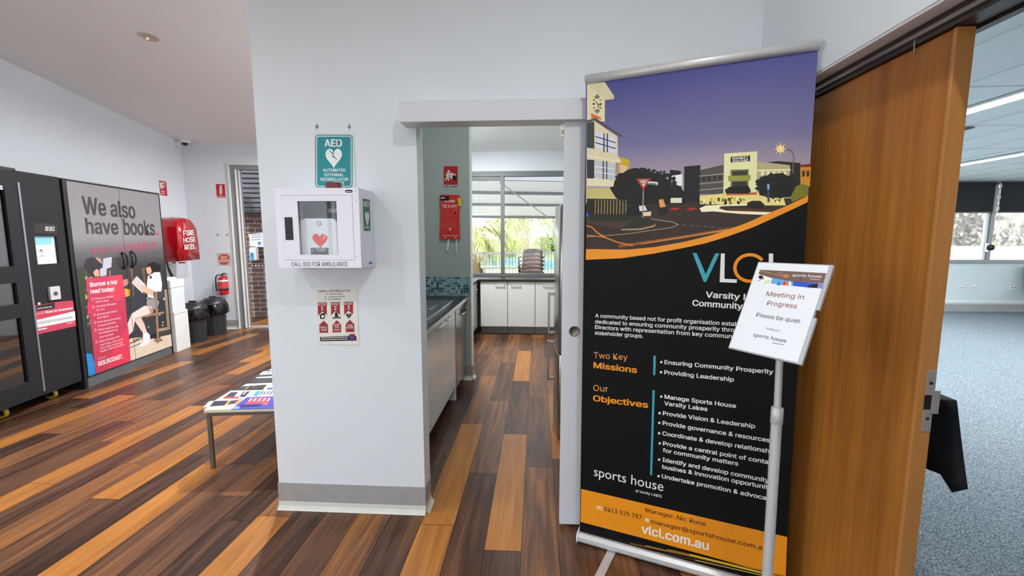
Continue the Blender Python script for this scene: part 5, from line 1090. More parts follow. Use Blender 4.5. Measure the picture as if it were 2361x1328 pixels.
for y in (3.92, 4.40): mb.cyl((-.9, y, 0), (-.9, y, .1), .015, BLACK)
mb.build('body', T)
mb = MB(); mb.box(XF-.03, XF+.004, 3.888, 4.437, .11, ZT-.045, DWM); d_ = mb.build('door', T, .002)
mb = MB(); mb.box(XF+.003, XF+.006, 4.12, 4.38, .76, .82, INK); mb.tube([(XF+.004, 4.12, .77), (XF+.022, 4.13, .768), (XF+.022, 4.37, .768), (XF+.004, 4.38, .77)], .008, CHROME); mb.build('handle', d_)
mb = MB(); mb.box(XF-.30, XF-.002, 3.845, 3.880, 0, ZT-.036, LAMIN); tag(mb.build('end_panel', None, .001), 'white support panel between the sink cabinets and the dishwasher', 'panel')
# ---- window run
T = thing('window_worktop', 'dark L-shaped worktop under the kitchen window', 'worktop', (-.2, 6.9, .85))
mb = MB(); ZW = .885
mb.prism([(-1.329, 4.60), (-.90, 4.60), (-.90, 6.60), (.62, 6.60), (.62, 7.199), (-1.329, 7.199)], ZW-.035, ZW, WTOP); mb.build('slab', T, .002)
for i, (x0, x1, hx) in enumerate(((-.875, -.452, -.64), (-.447, -.022, -.40), (-.017, .41, .09))):
    T = thing('base_cabinet', ('white cabinet under the kitchen window, at the inner corner of the worktop', 'white cabinet with a steel handle in the middle under the kitchen window', 'white cabinet under the kitchen window, partly behind the fridge')[i], 'cabinet', ((x0+x1)/2, 6.9, 0), 0, 'cabinets under the window')
    mb = MB(); mb.box(x0, x1, 6.645, 7.19, .135, ZW-.036, LAMIN); mb.box(x0, x1, 6.78, 7.19, 0, .135, SKIRT); mb.build('carcass', T)
    mb = MB(); mb.box(x0+.002, x1-.002, 6.625, 6.644, .14, ZW-.04, LAMIN); d_ = mb.build('door', T, .001)
    mb = MB(); bow(mb, 6.625, hx, .80, ALU, 'y', .15); mb.build('handle', d_)
T = thing('base_cabinet', 'white drawer cabinet beyond the green wall end, seen edge on', 'cabinet', (-1.1, 5.6, 0))
mb = MB(); mb.box(-1.32, -.945, 4.60, 6.62, .135, ZW-.036, LAMIN); mb.box(-1.32, -1.0, 4.60, 6.62, 0, .135, SKIRT); mb.build('carcass', T)
for y0, y1 in ((4.62, 5.28), (5.285, 5.95), (5.955, 6.61)):
    mb = MB(); mb.box(-.944, -.925, y0, y1, .14, .66, LAMIN); d_ = mb.build('door', T, .001)
    mb = MB(); mb.box(-.944, -.925, y0, y1, .664, ZW-.04, LAMIN); dw_ = mb.build('drawer', T, .001)
    mb = MB(); bow(mb, -.925, (y0+y1)/2, .74, ALU, 'x', .15); mb.build('handle', dw_)
# ---- fridge
T = thing('fridge', 'stainless two-door fridge beside the white sliding door', 'fridge', (.5, 3.35, 0))
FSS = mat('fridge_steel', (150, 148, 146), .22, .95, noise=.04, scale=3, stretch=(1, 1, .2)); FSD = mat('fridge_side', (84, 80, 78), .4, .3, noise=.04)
mb = MB(); mb.box(.215, .82, 3.06, 3.66, .03, 1.735, FSD); mb.box(.25, .8, 3.08, 3.64, 0, .03, BLACK); mb.build('body', T, .006)
def bowed(z0, z1):
    q = []
    for i in range(13):
        t = i/12; q.append((.178-.036*math.sin(PI*(t*.86+.07))**.8, 3.062+t*.596))
    return [(x, y) for x, y in q]+[(.212, 3.658), (.212, 3.062)]
for z0, z1, h0, h1 in ((.675, 1.74, .70, 1.06), (.05, .665, .30, .65)):
    mb = MB(); mb.prism(bowed(z0, z1)[::-1], z0, z1, FSS, 2, True); d_ = mb.build('door', T, .004)
    mb = MB(); mb.box(.098, .114, 3.575, 3.605, h0, h1, STEEL); mb.box(.112, .165, 3.578, 3.602, h0+.005, h0+.025, STEEL); mb.box(.112, .165, 3.578, 3.602, h1-.025, h1-.005, STEEL); mb.build('handle', d_, .003)
# ---- on the green wall
FN = Frame((0, 4.447, 0), (1, 0, 0), (0, 0, 1)); B_ = Z(1000, 370, .17316)
def bx(pts): q = [FN.px(*p) for p in B_(*pts)]; return min(p[0] for p in q), max(p[0] for p in q), min(p[1] for p in q), max(p[1] for p in q)
a, b_, c_, d_ = bx([(130, 75), (322, 358)])
mb = MB(); mb.box(a, b_, 4.447, 4.449, c_, d_, mat('sign_backing', (186, 194, 190), .5, noise=.02)); art(mb, FN, B_((132, 76), (320, 76), (321, 325), (134, 325)), RED, 1)
PWC = flat(222, 212, 206)
art(mb, FN, B_(*arc(200, 145, 15, 16, 12)), PWC, 2); art(mb, FN, B_((168, 165), (205, 160), (215, 175), (200, 215), (206, 268), (188, 270), (180, 232), (162, 270), (146, 264), (170, 215), (160, 195)), PWC, 2)
art(mb, FN, B_((225, 155), (275, 178), (262, 195), (245, 255), (220, 232), (205, 222), (215, 185)), PWC, 3); art(mb, FN, B_((248, 205), (306, 200), (306, 266), (250, 266)), flat(44, 22, 22), 4); art(mb, FN, B_(*arc(285, 190, 12, 11, 10)), PWC, 5)
text(mb, FN, 'FIRE BLANKET', B_((138, 354))[0], B_((316, 354))[0], 3.2, INK, 2, .04); tag(mb.build('fire_blanket_sign'), 'red fire blanket sign on the green kitchen wall above the blanket pouch', 'sign')
T = thing('fire_blanket', 'red fire blanket pouch with two white pull tapes on the green kitchen wall', 'fire blanket', (FN.px(1038, 552)[0], 4.447, FN.px(1038, 552)[1]))
q = [FN.px(*p) for p in B_((88, 460), (340, 460), (358, 490), (340, 760), (352, 1048), (90, 1050), (98, 700))]
PCH = mat('pouch_red', (206, 40, 32), .35, noise=.06, scale=20, bump=.2)
mb = MB(); mb.prism([(x, z) for x, z in q], 4.425, 4.447, PCH, 1); FP2 = Frame((0, 4.4245, 0), (1, 0, 0), (0, 0, 1))
art(mb, FP2, B_((90, 470), (205, 470), (205, 535), (92, 535)), flat(24, 22, 30), 1); art(mb, FP2, B_((98, 491), (148, 491), (148, 505), (98, 505)), PWHITE, 2)
bars(mb, FP2, B_((145, 556))[0], B_((300, 556))[0], .022, flat(236, 190, 180), 1); text(mb, FP2, 'FIRE BLANKET', B_((118, 628))[0], B_((322, 628))[0], 7, flat(240, 214, 206), 1, .02)
for y in (670, 700, 730, 830, 860, 880): bars(mb, FP2, B_((125, y))[0], B_((300 if y > 750 else 210, y))[0], .006, flat(224, 96, 84), 1)
for i in range(3): art(mb, FP2, B_((270+i*14, 660), (285+i*14, 650), (300, 700+i*8), (280, 715)), flat(220, 130, 118), 1)
art(mb, FP2, B_((205, 900), (228, 895), (228, 930), (212, 935)), flat(236, 190, 180), 1); bars(mb, FP2, B_((120, 1003))[0], B_((330, 1003))[0], .007, flat(236, 190, 180), 1)
for x in (150, 290): art(mb, FP2, B_(*arc(x, 1026, 10, 9, 10)), PWHITE, 1)
mb.build('pouch', T, .003)
for p_ in (((188, 1046), (215, 1046), (200, 1205), (168, 1205)), ((296, 1046), (322, 1046), (312, 1228), (290, 1228))):
    mb = MB(); mb.prism([FN.px(*p) for p in B_(*p_)], 4.436, 4.4385, mat('white_tape', (214, 216, 214), .8, noise=.04), 1); mb.build('pull_tape', T)
mb = MB(); mb.prism([FN.px(*p) for p in B_((322, 502), (366, 508), (374, 606), (340, 608))], 4.418, 4.4235, flat(222, 206, 40), 1); mb.build('tag', T)
for x, y, z in KITCHEN_FILL_LAMPS:  # fittings for the added kitchen lamps
    T = thing('unseen_ceiling_lamp', 'unseen round lamp added to brighten the kitchen', 'ceiling light', (x, y, z), 0, 'added kitchen lamps'); mb = MB(); mb.lathe([(.12, .03), (.125, -.02), (.105, -.035), (.10, -.02), (.001, -.02)], WHITEP, (x, y, z), 24); mb.build('body', T)

# ================================================================== MEETING ROOM
BLK = mat('roller_blind', (30, 31, 36), .8, noise=.06, scale=60)
for x0, x1, lb in ((7.25, 9.19, 'black roller blind half drawn, beside the timber door'), (9.30, 12.1, 'black roller blind half drawn, at the right edge of the picture')):
    T = thing('roller_blind', lb, 'blind', ((x0+x1)/2, 9.33, 2.04))
    mb = MB(); mb.box(x0, x1, 9.33, 9.334, 2.05, 2.64, BLK); mb.build('cloth', T)
    mb = MB(); mb.cyl((x0, 9.332, 2.62), (x1, 9.332, 2.62), .028, BLK); mb.build('roller', T)
    mb = MB(); mb.box(x0, x1, 9.322, 9.342, 2.035, 2.055, BLACK); mb.build('bottom_bar', T)
mb = MB(); pts = [(9.245+.02*math.sin(i*.9), 9.30, 2.62-i*.032) for i in range(20)]; mb.tube(pts, .012, mat('chain_gap_light', (226, 228, 232), .3, noise=.02), 8); tag(mb.build('chain_gap_light'), 'thick white chain standing in for daylight through the gap between two black blinds', 'chain')  # chain made thick and white to imitate daylight between the blinds
FM = Frame((0, 9.4, 0), (1, 0, 0), (0, 0, 1))
for (xa, xb), lb in zip(((2208, 2222), (2238, 2253), (2328, 2343)), ('white double power outlet under the meeting room window, nearest the timber door', 'white blank outlet plate, second from the timber door', 'white outlet plate beside the beige chair')):
    a, c_ = FM.px(xa, 660), FM.px(xb, 667)
    T = thing('power_outlet', lb, 'outlet', ((a[0]+c_[0])/2, 9.4, c_[1]), 0, 'outlets under the window'); mb = MB(); mb.box(a[0], c_[0], 9.388, 9.4, c_[1], a[1], WHITEP); mb.build('plate', T, .003)
    mb = MB(); w_ = c_[0]-a[0]
    for t in (.28, .72): mb = MB(); mb.box(a[0]+w_*t-.014, a[0]+w_*t+.014, 9.386, 9.389, c_[1]+.025, c_[1]+.045, DIMG); mb.build('socket', T)
TUBE = mat('tube_glow', (255, 255, 255), .5, emit=(244, 250, 255), es=4.0)
for x, y0, y1, lb in ((3.87, 2.47, 8.0, 'long bright ceiling light strip in the meeting room, nearer the doorway'), (6.55, 2.47, 9.0, 'long bright ceiling light strip in the meeting room, nearer the blinds')):
    T = thing('light_strip', lb, 'ceiling light', (x, (y0+y1)/2, 2.666)); mb = MB(); mb.box(x-.075, x+.075, y0, y1, 2.645, 2.665, WHITEP); mb.build('housing', T)
    mb = MB(); mb.box(x-.066, x+.066, y0+.01, y1-.01, 2.638, 2.645, TUBE); mb.build('diffuser', T)
T = thing('air_vent', 'dark slot air vent in the meeting room ceiling', 'vent', (4.3, 5.1, 2.667)); mb = MB(); mb.box(3.98, 4.55, 4.90, 5.02, 2.653, 2.665, DIMG); mb.build('frame', T); mb = MB()
for i in range(3): mb.box(4.0, 4.53, 4.915+i*.035, 4.935+i*.035, 2.650, 2.656, KDARK)
mb.build('slot', T)
# table under a black cloth
T = thing('side_table', 'table hidden under a black cloth behind the timber door', 'table', (1.66, 2.45, 0)); tx0, tx1, ty0, ty1 = 1.27, 1.985, 2.08, 2.75
mb = MB(); mb.box(tx0, tx1, ty0, ty1, .705, .735, WHITEP); mb.build('table_top', T)
mb = MB(); mb.cyl((1.5, 2.42, .02), (1.5, 2.42, .705), .03, STEEL); mb.build('column', T)
mb = MB(); mb.lathe([(.2, .003), (.2, .012), (.04, .03), (.03, .04)], STEEL, (1.5, 2.42, 0), 32); mb.build('base', T)
CL = mat('black_cloth', (15, 14, 16), .9, spec=.15, noise=.35, scale=160)
per = []; N = 14                                       # the rim of the table, then the hem
def rim():
    q = []
    for (a, b_) in (((tx0, ty0), (tx1, ty0)), ((tx1, ty0), (tx1, ty1)), ((tx1, ty1), (tx0, ty1)), ((tx0, ty1), (tx0, ty0))):
        for i in range(N): t = i/N; q.append((a[0]+(b_[0]-a[0])*t, a[1]+(b_[1]-a[1])*t, (b_[1]-a[1], a[0]-b_[0]), min(t, 1-t)))
    return q
rq_ = rim(); vs_ = []; L_ = len(rq_); RWS = 9
for j in range(RWS):
    s_ = j/(RWS-1)
    for i, (x, y, nr, tc) in enumerate(rq_):
        ln_ = math.hypot(*nr); nx, ny = nr[0]/ln_, nr[1]/ln_
        corner = max(0, 1-tc/.14)
        if tc == 0: px_, py_ = rq_[i-1][2]; l2 = math.hypot(px_, py_); nx, ny = (nx+px_/l2)/1.4, (ny+py_/l2)/1.4
        low = 1 if tc < .08 else max(0, 1-(tc-.08)/.08)
        drop = .30+.12*low+.012*math.sin(i*1.3); flare = (.004+.062*s_)*(1+.35*math.sin(i*1.1)*s_)
        vs_.append((x+nx*flare, y+ny*flare, .741-drop*s_))
fs_ = [(j*L_+i, (j+1)*L_+i, (j+1)*L_+(i+1) % L_, j*L_+(i+1) % L_) for j in range(RWS-1) for i in range(L_)]+[tuple(range(L_))]
mb = MB(); mb.add(vs_, fs_, CL, True); o = mb.build('tablecloth'); tag(o, 'black tablecloth with a drooping corner, seen past the edge of the timber door', 'tablecloth')
md = o.modifiers.new('thick', 'SOLIDIFY'); md.thickness = .003; md.offset = 1
# chair at the right edge
T = thing('upholstered_chair', 'beige upholstered chair against the meeting room wall at the picture edge', 'chair', (10.25, 8.95, 0)); BG = mat('beige_cloth', (150, 144, 134), .9, noise=.08, scale=80)
mb = MB(Matrix.Translation((10.25, 9.24, .45)) @ Matrix.Rotation(-.14, 4, 'X')); mb.box(-.33, .33, -.05, .04, 0, .52, BG); mb.build('backrest', T, .03)
mb = MB(); mb.box(9.95, 10.55, 8.68, 9.2, .40, .48, BG); mb.build('seat', T, .03)
for x in (9.97, 10.53):
    for y in (8.71, 9.22): mb = MB(); mb.cyl((x, y, .003), (x, y, .41), .014, STEEL); mb.build('leg', T)

# ================================================================== OUTSIDE
GRD = mat('lawn', (140, 144, 100), .9, noise=.25, scale=3)
b = MB(); b.box(-60, 60, 18.5, 30, -1.2, -.6, GRD); b.box(-60, 60, 9.56, 18.5, -1.2, -1.0, GRD); b.box(-60, -14, -20, 9.56, -1.2, -.6, GRD); b.box(-14, 14, -25, -5.2, -1.2, -.06, mat('forecourt_paving', (176, 172, 164), .8, noise=.06)); struct(b, 'ground')
b = MB(); b.box(-60, 60, 30, 62, -1.4, -1.1, mat('lake_water', (110, 160, 176), .12, noise=.08, scale=.6)); struct(b, 'water')
b = MB(); b.box(-60, 60, 62, 120, -1.2, -.4, GRD); struct(b, 'ground.001')
b = MB(RL); b.box(-.9, 9.0, 7.86, 15.4, -.12, -.02, mat('timber_deck', (176, 158, 140), .6, noise=.1, scale=12, stretch=(1, 8, 1))); b.M = Matrix.Identity(4); b.box(-1.4, 1.1, 7.32, 9.2, -.13, -.021, mat('timber_deck', (0, 0, 0))); struct(b, 'path.001')
# patio roof of corrugated sheet on beams
ROOF = mat('corrugated_white', (222, 224, 229), .4, noise=.03)
_n = ROOF.node_tree; _t = _n.nodes.new('ShaderNodeBsdfTranslucent'); _t.inputs[0].default_value = (.8, .82, .84, 1); _m = _n.nodes.new('ShaderNodeMixShader'); _m.inputs[0].default_value = .10
_o = _n.nodes['Material Output']; _n.links.new(_n.nodes['Principled BSDF'].outputs[0], _m.inputs[1]); _n.links.new(_t.outputs[0], _m.inputs[2]); _n.links.new(_m.outputs[0], _o.inputs[0]); BEAM = mat('grey_beam', (150, 152, 160), .5, noise=.08, scale=30)
T = thing('patio_roof', 'white corrugated patio roof on grey beams outside the kitchen window', 'roof', (0, 10.5, 2.3)); mb = MB(RL)
zr = lambda v: 2.86-.075*(v-7.9)
npt = 150; vs_ = []
for v in (8.4, 14.9):
    for i in range(npt*4): u = -1.6+i*.018; vs_.append((u, v, zr(v)+.03*math.sin(i*PI/2.)))
n2 = npt*4; mb.add(vs_, [(i, i+1, n2+i+1, n2+i) for i in range(n2-1)], ROOF, False); mb.build('roof_sheet', T)
for v, h in ((8.45, .15), (10.4, .07), (12.2, .07), (14.8, .09)):
    mb = MB(RL); mb.box(-1.6, 9.1, v-.05, v+.05, zr(v)-.03-h, zr(v)-.03, BEAM); mb.build('beam', T)
for u in (-.6, 4.0, 8.8): mb = MB(RL); mb.box(u-.05, u+.05, 14.6, 14.7, -.02, zr(14.65)-.05, BEAM); mb.build('post', T)
mb = MB(RL); mb.cyl((1.0, 8.6, 2.62), (2.2, 9.6, 2.0), .012, ALU); mb.cyl((.2, 8.6, 2.60), (-.5, 9.6, 2.0), .012, ALU); mb.build('stay_rod', T)
# railing
T = thing('deck_railing', 'white deck railing with thin balusters outside the kitchen window', 'railing', Lw(3, 15.2)); RAILM = mat('railing_white', (226, 228, 230), .4, noise=.02)
mb = MB(RL); mb.box(-.9, 9, 15.16, 15.24, .98, 1.06, RAILM); mb.box(-.9, 9, 15.18, 15.22, .08, .12, RAILM); mb.build('rail', T)
mb = MB(RL)
for i in range(84): u = -.85+i*.118; mb.box(u-.007, u+.007, 15.19, 15.21, .10, 1.0, mat('baluster_grey', (120, 124, 130), .5, noise=.03))
mb.build('balusters', T)
for u in (-.85, 1.2, 3.2, 5.2, 7.2, 8.95): mb = MB(RL); mb.box(u-.04, u+.04, 15.16, 15.24, -.02, 1.08, RAILM); mb.build('post', T)
# stacked chairs
WIC = mat('brown_resin', (82, 64, 60), .5, noise=.08, scale=50)
def shell(parent, M):
    mb = MB(M)
    seat = []
    for j in range(6):
        for i in range(7): x = (i/6-.5)*.46; y = -.44+j*.088; seat.append((x, y, .42+.03*(2*x/.46)**2-.01*math.sin(PI*j/5)))
    mb.add(seat, [(j*7+i, j*7+i+1, (j+1)*7+i+1, (j+1)*7+i) for j in range(5) for i in range(6)], WIC, True)
    o = mb.build('seat', parent); o.modifiers.new('thick', 'SOLIDIFY').thickness = .018
    mb = MB(M); bk = []
    for j in range(7):
        t = j/6; w_ = .24-.035*t
        for i in range(9): x = (i/8-.5)*2*w_; bk.append((x, .0+.13*t-.045*(1-(x/w_)**2)+.045, .42+.46*t-(.035*abs(x/w_)**4 if j == 6 else 0)))
    mb.add(bk, [(j*9+i, j*9+i+1, (j+1)*9+i+1, (j+1)*9+i) for j in range(6) for i in range(8)], WIC, True)
    o = mb.build('backrest', parent); o.modifiers.new('thick', 'SOLIDIFY').thickness = .02
    for sx in (-1, 1):
        mb = MB(M); mb.tube([(sx*.25, .05, .70), (sx*.275, -.12, .68), (sx*.275, -.30, .66), (sx*.26, -.40, .60), (sx*.25, -.42, .42)], .016, WIC); mb.build('armrest', parent)
        for yy, dx in ((-.42, .26), (.03, .25)): mb = MB(M); mb.cyl((sx*.22, yy, .42), (sx*dx, yy+(.06 if yy > 0 else -.02), .0), .018, WIC, .013, 10); mb.build('leg', parent)
ords = ('bottom', 'second', 'third', 'fourth', 'fifth', 'top')
cxs, cys = -.10, 9.55
for k in range(6):
    M = Matrix.Translation((cxs, cys-.012*k, -.02+.088*k)) @ Matrix.Rotation(PI+.12, 4, 'Z')
    T = thing('stacking_chair', 'brown stacking chair on the deck, %s' % ('topmost of the stack seen through the kitchen window' if k == 5 else ('lowest of the stack seen through the kitchen window' if k == 0 else '%s from the bottom of the stack' % ords[k])), 'chair', (cxs, cys, -.02+.088*k), 0, 'chairs stacked on the deck')
    WM[T.name] = Matrix.Translation((cxs, cys, -.02+.088*k)); shell(T, M)
# deck tables and a lounge chair
TBL = mat('pale_table_top', (222, 218, 210), .35, noise=.03)
for x, y, w_, lb in ((-.95, 12.2, 1.5, 'pale outdoor table on the deck beside the chair stack'), (-1.25, 9.4, 1.3, 'pale outdoor table close outside the kitchen window'), (1.0, 12.6, 1.0, 'pale outdoor table on the deck behind the fridge edge')):
    T = thing('outdoor_table', lb, 'table', (x, y, -.02)); mb = MB(); mb.box(x-w_/2, x+w_/2, y-.4, y+.4, .70, .73, TBL); mb.build('table_top', T, .006)
    for sx in (-1, 1):
        for sy in (-1, 1): mb = MB(); mb.cyl((x+sx*(w_/2-.1), y+sy*.32, .70), (x+sx*(w_/2-.06), y+sy*.36, -.02), .016, BLACK); mb.build('leg', T)
for x, y, rz, lb in ((-1.55, 11.0, .6, 'dark framed deck chair left of the window mullion'), (.95, 11.6, -1.9, 'dark framed deck chair beside the stacked brown chairs')):
    M = Matrix.Translation((x, y, -.02)) @ Matrix.Rotation(rz, 4, 'Z'); T = thing('deck_chair', lb, 'chair', (x, y, -.02), 0, 'deck chairs')
    for sx in (-1, 1):
        mb = MB(M); mb.tube([(sx*.27, -.3, 0), (sx*.27, -.26, .4), (sx*.27, -.2, .62), (sx*.27, .1, .64), (sx*.27, .3, .60)], .016, BLACK); mb.tube([(sx*.26, .28, 0), (sx*.26, .2, .42), (sx*.26, .34, .9)], .014, BLACK); mb.build('side_frame', T)
    mb = MB(M); mb.box(-.25, .25, -.25, .22, .40, .43, flat(190, 170, 120)); mb.build('seat', T, .01)
    mb = MB(M @ Matrix.Translation((0, .22, .43)) @ Matrix.Rotation(-.28, 4, 'X')); mb.box(-.25, .25, 0, .02, 0, .48, flat(190, 170, 120)); mb.build('backrest', T, .008)
# palms
PF = leaf_mat('palm_frond', (150, 162, 92), (206, 208, 154)); PT = mat('palm_trunk', (156, 112, 92), .9, noise=.3, scale=6, bump=.5)
def palm(x, y, zt, r, lb, ln, nf, seed):
    rp = random.Random(seed); T = thing('palm_tree', lb, 'palm', (x, y, -.6), 0, 'palms beyond the deck')
    mb = MB(); n = 22; path = [(x+.05*math.sin(i*.3), y, -.65+(zt+.65)*i/n) for i in range(n+1)]; mb.tube(path, [r*(1.12-.25*i/n)*(1.08 if i % 2 else .96) for i in range(n+1)], PT, 14); mb.build('trunk', T)
    mb = MB()
    for i in range(22):
        a = rp.random()*2*PI; h = zt-.15-rp.random()*.7; mb.cyl((x+r*.8*math.cos(a), y+r*.8*math.sin(a), h), (x+(r+.22)*math.cos(a), y+(r+.22)*math.sin(a), h+.32), .035, PT, .015, 6)
    mb.build('frond_stubs', T)
    mb = MB()
    for k in range(nf):
        a = 2*PI*k/nf*2.4+rp.random(); el = rp.uniform(-.35, 1.0); L_ = ln*rp.uniform(.8, 1.1); p = Vector((x, y, zt)); d = Vector((math.cos(a)*math.cos(el), math.sin(a)*math.cos(el), math.sin(el))); pts = [p]
        for s_ in range(12): d = (d+Vector((0, 0, -.14-.02*s_))).normalized(); p = p+d*L_/12; pts.append(p)
        mb.tube(pts, [.022*(1-.8*i/12) for i in range(13)], PF, 5)
        for i in range(2, 13):
            t = (pts[i]-pts[i-1]).normalized(); sd_ = t.cross(Vector((0, 0, 1))).normalized(); ll = .75*math.sin(PI*min(.97, (i-.5)/12.5))**.6*ln/2.4
            for q_ in (0, .5):
                base = pts[i-1].lerp(pts[i], q_)
                for sg in (-1, 1):
                    tip = base+(sd_*sg*.62+t*.6+Vector((0, 0, -.55-.4*rp.random()))).normalized()*ll; wv = t*.028
                    mid = base.lerp(tip, .5)+Vector((0, 0, .05))
                    mb.add([tuple(base-wv*.6), tuple(base+wv*.6), tuple(mid+wv), tuple(mid-wv), tuple(tip)], [(0, 1, 2, 3), (3, 2, 4)], PF)
    mb.build('fronds', T)
palm(-2.45, 17.6, 1.85, .19, 'palm with a ringed brown trunk left of the kitchen window mullion', 2.2, 30, 1)
palm(-.55, 21.8, 3.1, .2, 'palm with drooping pale green fronds behind the chair stack', 3.0, 36, 2)
palm(-6.5, 22.0, 3.4, .2, 'palm farther left beyond the deck railing', 2.6, 22, 3)
# bushes, far bank, buildings
def bush(x, y, z, r, h, lb, m, seed, grp, n=900, ls=.16):
    rp = random.Random(seed); mb = MB()
    for i in range(n):
        a, b_ = rp.random()*2*PI, math.acos(rp.uniform(-.3, 1)); q = rp.uniform(.72, 1.05)*(1+.15*math.sin(3*a+seed))
        p = Vector((x+r*q*math.cos(a)*math.sin(b_), y+r*q*math.sin(a)*math.sin(b_), z+h*.35+h*.65*q*math.cos(b_))); u = Vector((rp.uniform(-1, 1), rp.uniform(-1, 1), rp.uniform(-1, 1))).normalized()*ls; v = u.orthogonal().normalized()*ls*.5
        mb.add([tuple(p-u), tuple(p+v), tuple(p+u), tuple(p-v)], [(0, 1, 2, 3)], m)
    mb.lathe([(r*.1, z-.2), (r*.7, z), (r*.8, z+h*.4), (r*.5, z+h*.75), (.01, z+h*.9)], m, (x, y, 0), 14)
    tag(mb.build('bush'), lb, 'bush', grp)
L1 = leaf_mat('bush_leaf', (112, 134, 70), (160, 172, 96)); L2 = leaf_mat('dark_bush_leaf', (70, 92, 56), (120, 136, 84)); L3 = leaf_mat('dry_bush_leaf', (112, 108, 106), (160, 156, 148))
for i, (x, y, r, h, m) in enumerate(((-13.5, 64, 2.1, 3.4, L2), (-8, 63.4, 1.9, 2.8, L1), (-3.2, 63.4, 1.8, 2.2, L1), (1.4, 63.4, 1.8, 2.6, L2), (6.2, 64, 1.9, 3.0, L1), (11.4, 64, 2.1, 3.4, L2))):
    bush(x, y, -.8, r, h, ('dark green bush at the left end of the far bank', 'yellow-green bush on the far bank behind the palm trunk', 'low yellow-green bush on the far bank behind the railing', 'dark bush on the far bank below the house', 'bright bush on the far bank beside the fridge', 'dark bush at the right end of the far bank')[i], m, i, 'bushes on the far bank', 700, .4)
HW = mat('house_render', (214, 214, 216), .6, noise=.03); HG = mat('house_glass', (150, 186, 206), .15, noise=.1, scale=2); RF = mat('house_roof', (120, 112, 110), .7, noise=.08)
def building(name, lb, x0, x1, y0, y1, h, rows, cols, m, g):
    T = thing(name, lb, 'building', ((x0+x1)/2, (y0+y1)/2, -.4)); mb = MB(); mb.box(x0, x1, y0, y1, -.4, h, m); mb.build('wall', T); dx, dz = (x1-x0)/cols, (h+.4)/rows
    for r_ in range(rows):
        for c_ in range(cols): mb = MB(); mb.box(x0+dx*(c_+.12), x0+dx*(c_+.88), y0-.08, y0+.02, -.4+dz*(r_+.2), -.4+dz*(r_+.85), g); mb.build('window', T)
    mb = MB(); mb.box(x0-.3, x1+.3, y0-.3, y1+.3, h, h+.35, RF); mb.build('roof', T)
building('house', 'pale house on the far bank seen past the palm trunk', -8.2, -4.2, 72, 80, 4.2, 2, 3, HW, HG)
building('house', 'grey house on the far bank beside the fridge edge', 3.0, 7.5, 72, 80, 4.6, 2, 3, mat('grey_render', (120, 124, 150), .6, noise=.03), HG)
building('office_tower', 'pale blue glass tower beyond the lake', 5.5, 12.5, 150, 160, 15, 7, 6, mat('tower_render', (190, 206, 220), .5, noise=.02), HG)
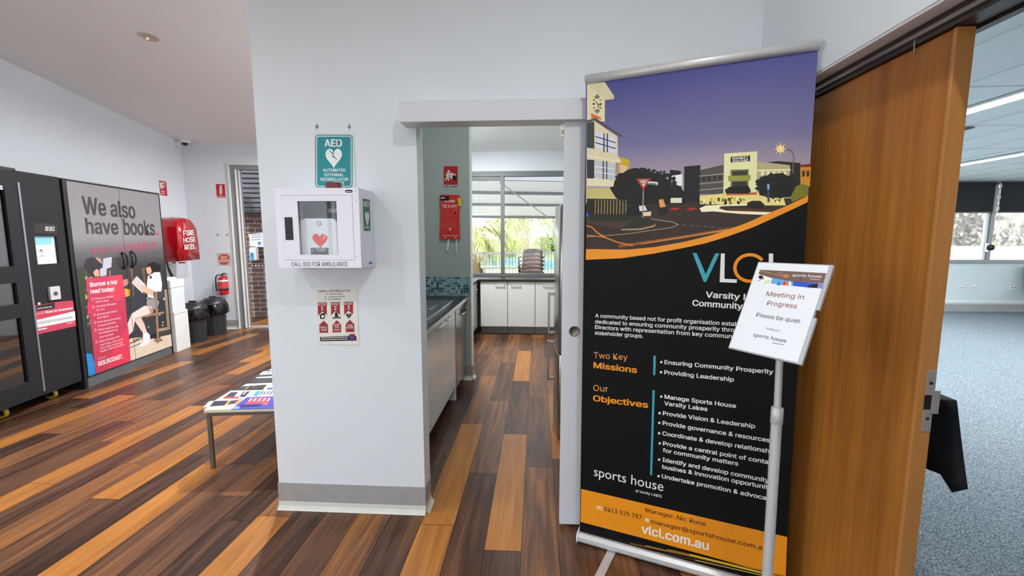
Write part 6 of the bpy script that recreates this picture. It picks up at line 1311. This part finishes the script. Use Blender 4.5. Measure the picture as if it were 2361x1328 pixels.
# beyond the meeting room window
T = thing('white_fence', 'white corrugated fence outside the meeting room window', 'fence', (17, 16.5, .8)); mb = MB(); vs_ = []
M = Matrix.Translation((12, 15.6, 0)) @ Matrix.Rotation(-.16, 4, 'Z'); mb.M = M
for z in (-.6, 1.0):
    for i in range(420): vs_.append((-4+i*.04, .03*math.sin(i*PI/2), z))
mb.add(vs_, [(i, i+1, 420+i+1, 420+i) for i in range(419)], ROOF); mb.box(-4, 12.8, -.06, .06, 1.0, 1.28, RAILM); mb.build('panel', T)
rp = random.Random(9); mb = MB(); x0, x1, y0, y1, hh = 12., 34., 22., 24.5, 5.6
mb.box(x0+.4, x1-.4, y0+.5, y1, -.7, hh-.5, L3)
for i in range(9000):
    x = rp.uniform(x0, x1); z = rp.uniform(-.6, hh); y = y0+.5*rp.random()+.35*math.sin(x*1.3+z)+.25*math.sin(z*2.1-x); sz = rp.uniform(.10, .22)
    u = Vector((rp.uniform(-1, 1), rp.uniform(-.5, .5), rp.uniform(-1, 1))).normalized()*sz; v = Vector((-u.z, rp.uniform(-.1, .1), u.x))*.5; p = Vector((x, y, z))
    mb.add([tuple(p-u), tuple(p+v), tuple(p+u), tuple(p-v)], [(0, 1, 2, 3)], L3)
tag(mb.build('hedge'), 'tall pale grey-green hedge beyond the white fence', 'hedge')
bush(18.4, 18.6, -.6, .55, 2.1, 'small bright green bush just behind the white fence', L1, 24, None, 300, .1)
# porch fittings seen through the back door
FB2 = Frame(Lw(0, 8.995), RL @ Vector((1, 0, 0)), (0, 0, 1))
def pb(p): return FB2.px(*p)
T = thing('soap_dispenser', 'white hand sanitiser dispenser with a blue window on the brick wall', 'dispenser', Lw(pb((590, 585))[0], 8.99, pb((590, 602))[1]), A); a, b_ = pb((580, 570)), pb((598, 600))
mb = MB(RL); mb.box(a[0], b_[0], 8.88, 8.998, b_[1], a[1], WHITEP); mb.build('body', T, .015); a, b_ = pb((583, 582)), pb((592, 600)); mb = MB(RL); mb.box(a[0], b_[0], 8.872, 8.885, b_[1], a[1], flat(70, 176, 206)); mb.box((a[0]*.6+b_[0]*.4), (a[0]*.4+b_[0]*.6), 8.868, 8.873, (a[1]+b_[1])/2, a[1]-.02, INK); mb.build('window', T, .004)
q = [pb(p) for p in ((574, 540), (607, 536), (612, 570), (577, 568))]; mb = MB(RL); mb.prism([(x, z) for x, z in q], 8.994, 8.998, PAPER, 1); mb.M = Matrix.Identity(4); FB3 = Frame(Lw(0, 8.9935), RL @ Vector((1, 0, 0)), (0, 0, 1))
for y in (543, 548, 554): bars(mb, FB3, (580, y), (602, y-2), .012, DIMG, 1)
art(mb, FB3, arc(598, 561, 4, 4, 10), flat(100, 130, 190), 1); tag(mb.build('notice_sheet'), 'white notice sheet on the brick wall above the sanitiser', 'notice')
a, b_ = pb((562, 668)), pb((575, 677)); T = thing('outdoor_outlet', 'white power outlet low on the brick wall beyond the glass door', 'outlet', Lw(a[0], 8.99, b_[1]), A); mb = MB(RL); mb.box(a[0], b_[0], 8.97, 8.998, b_[1], a[1], WHITEP); mb.build('plate', T, .006)
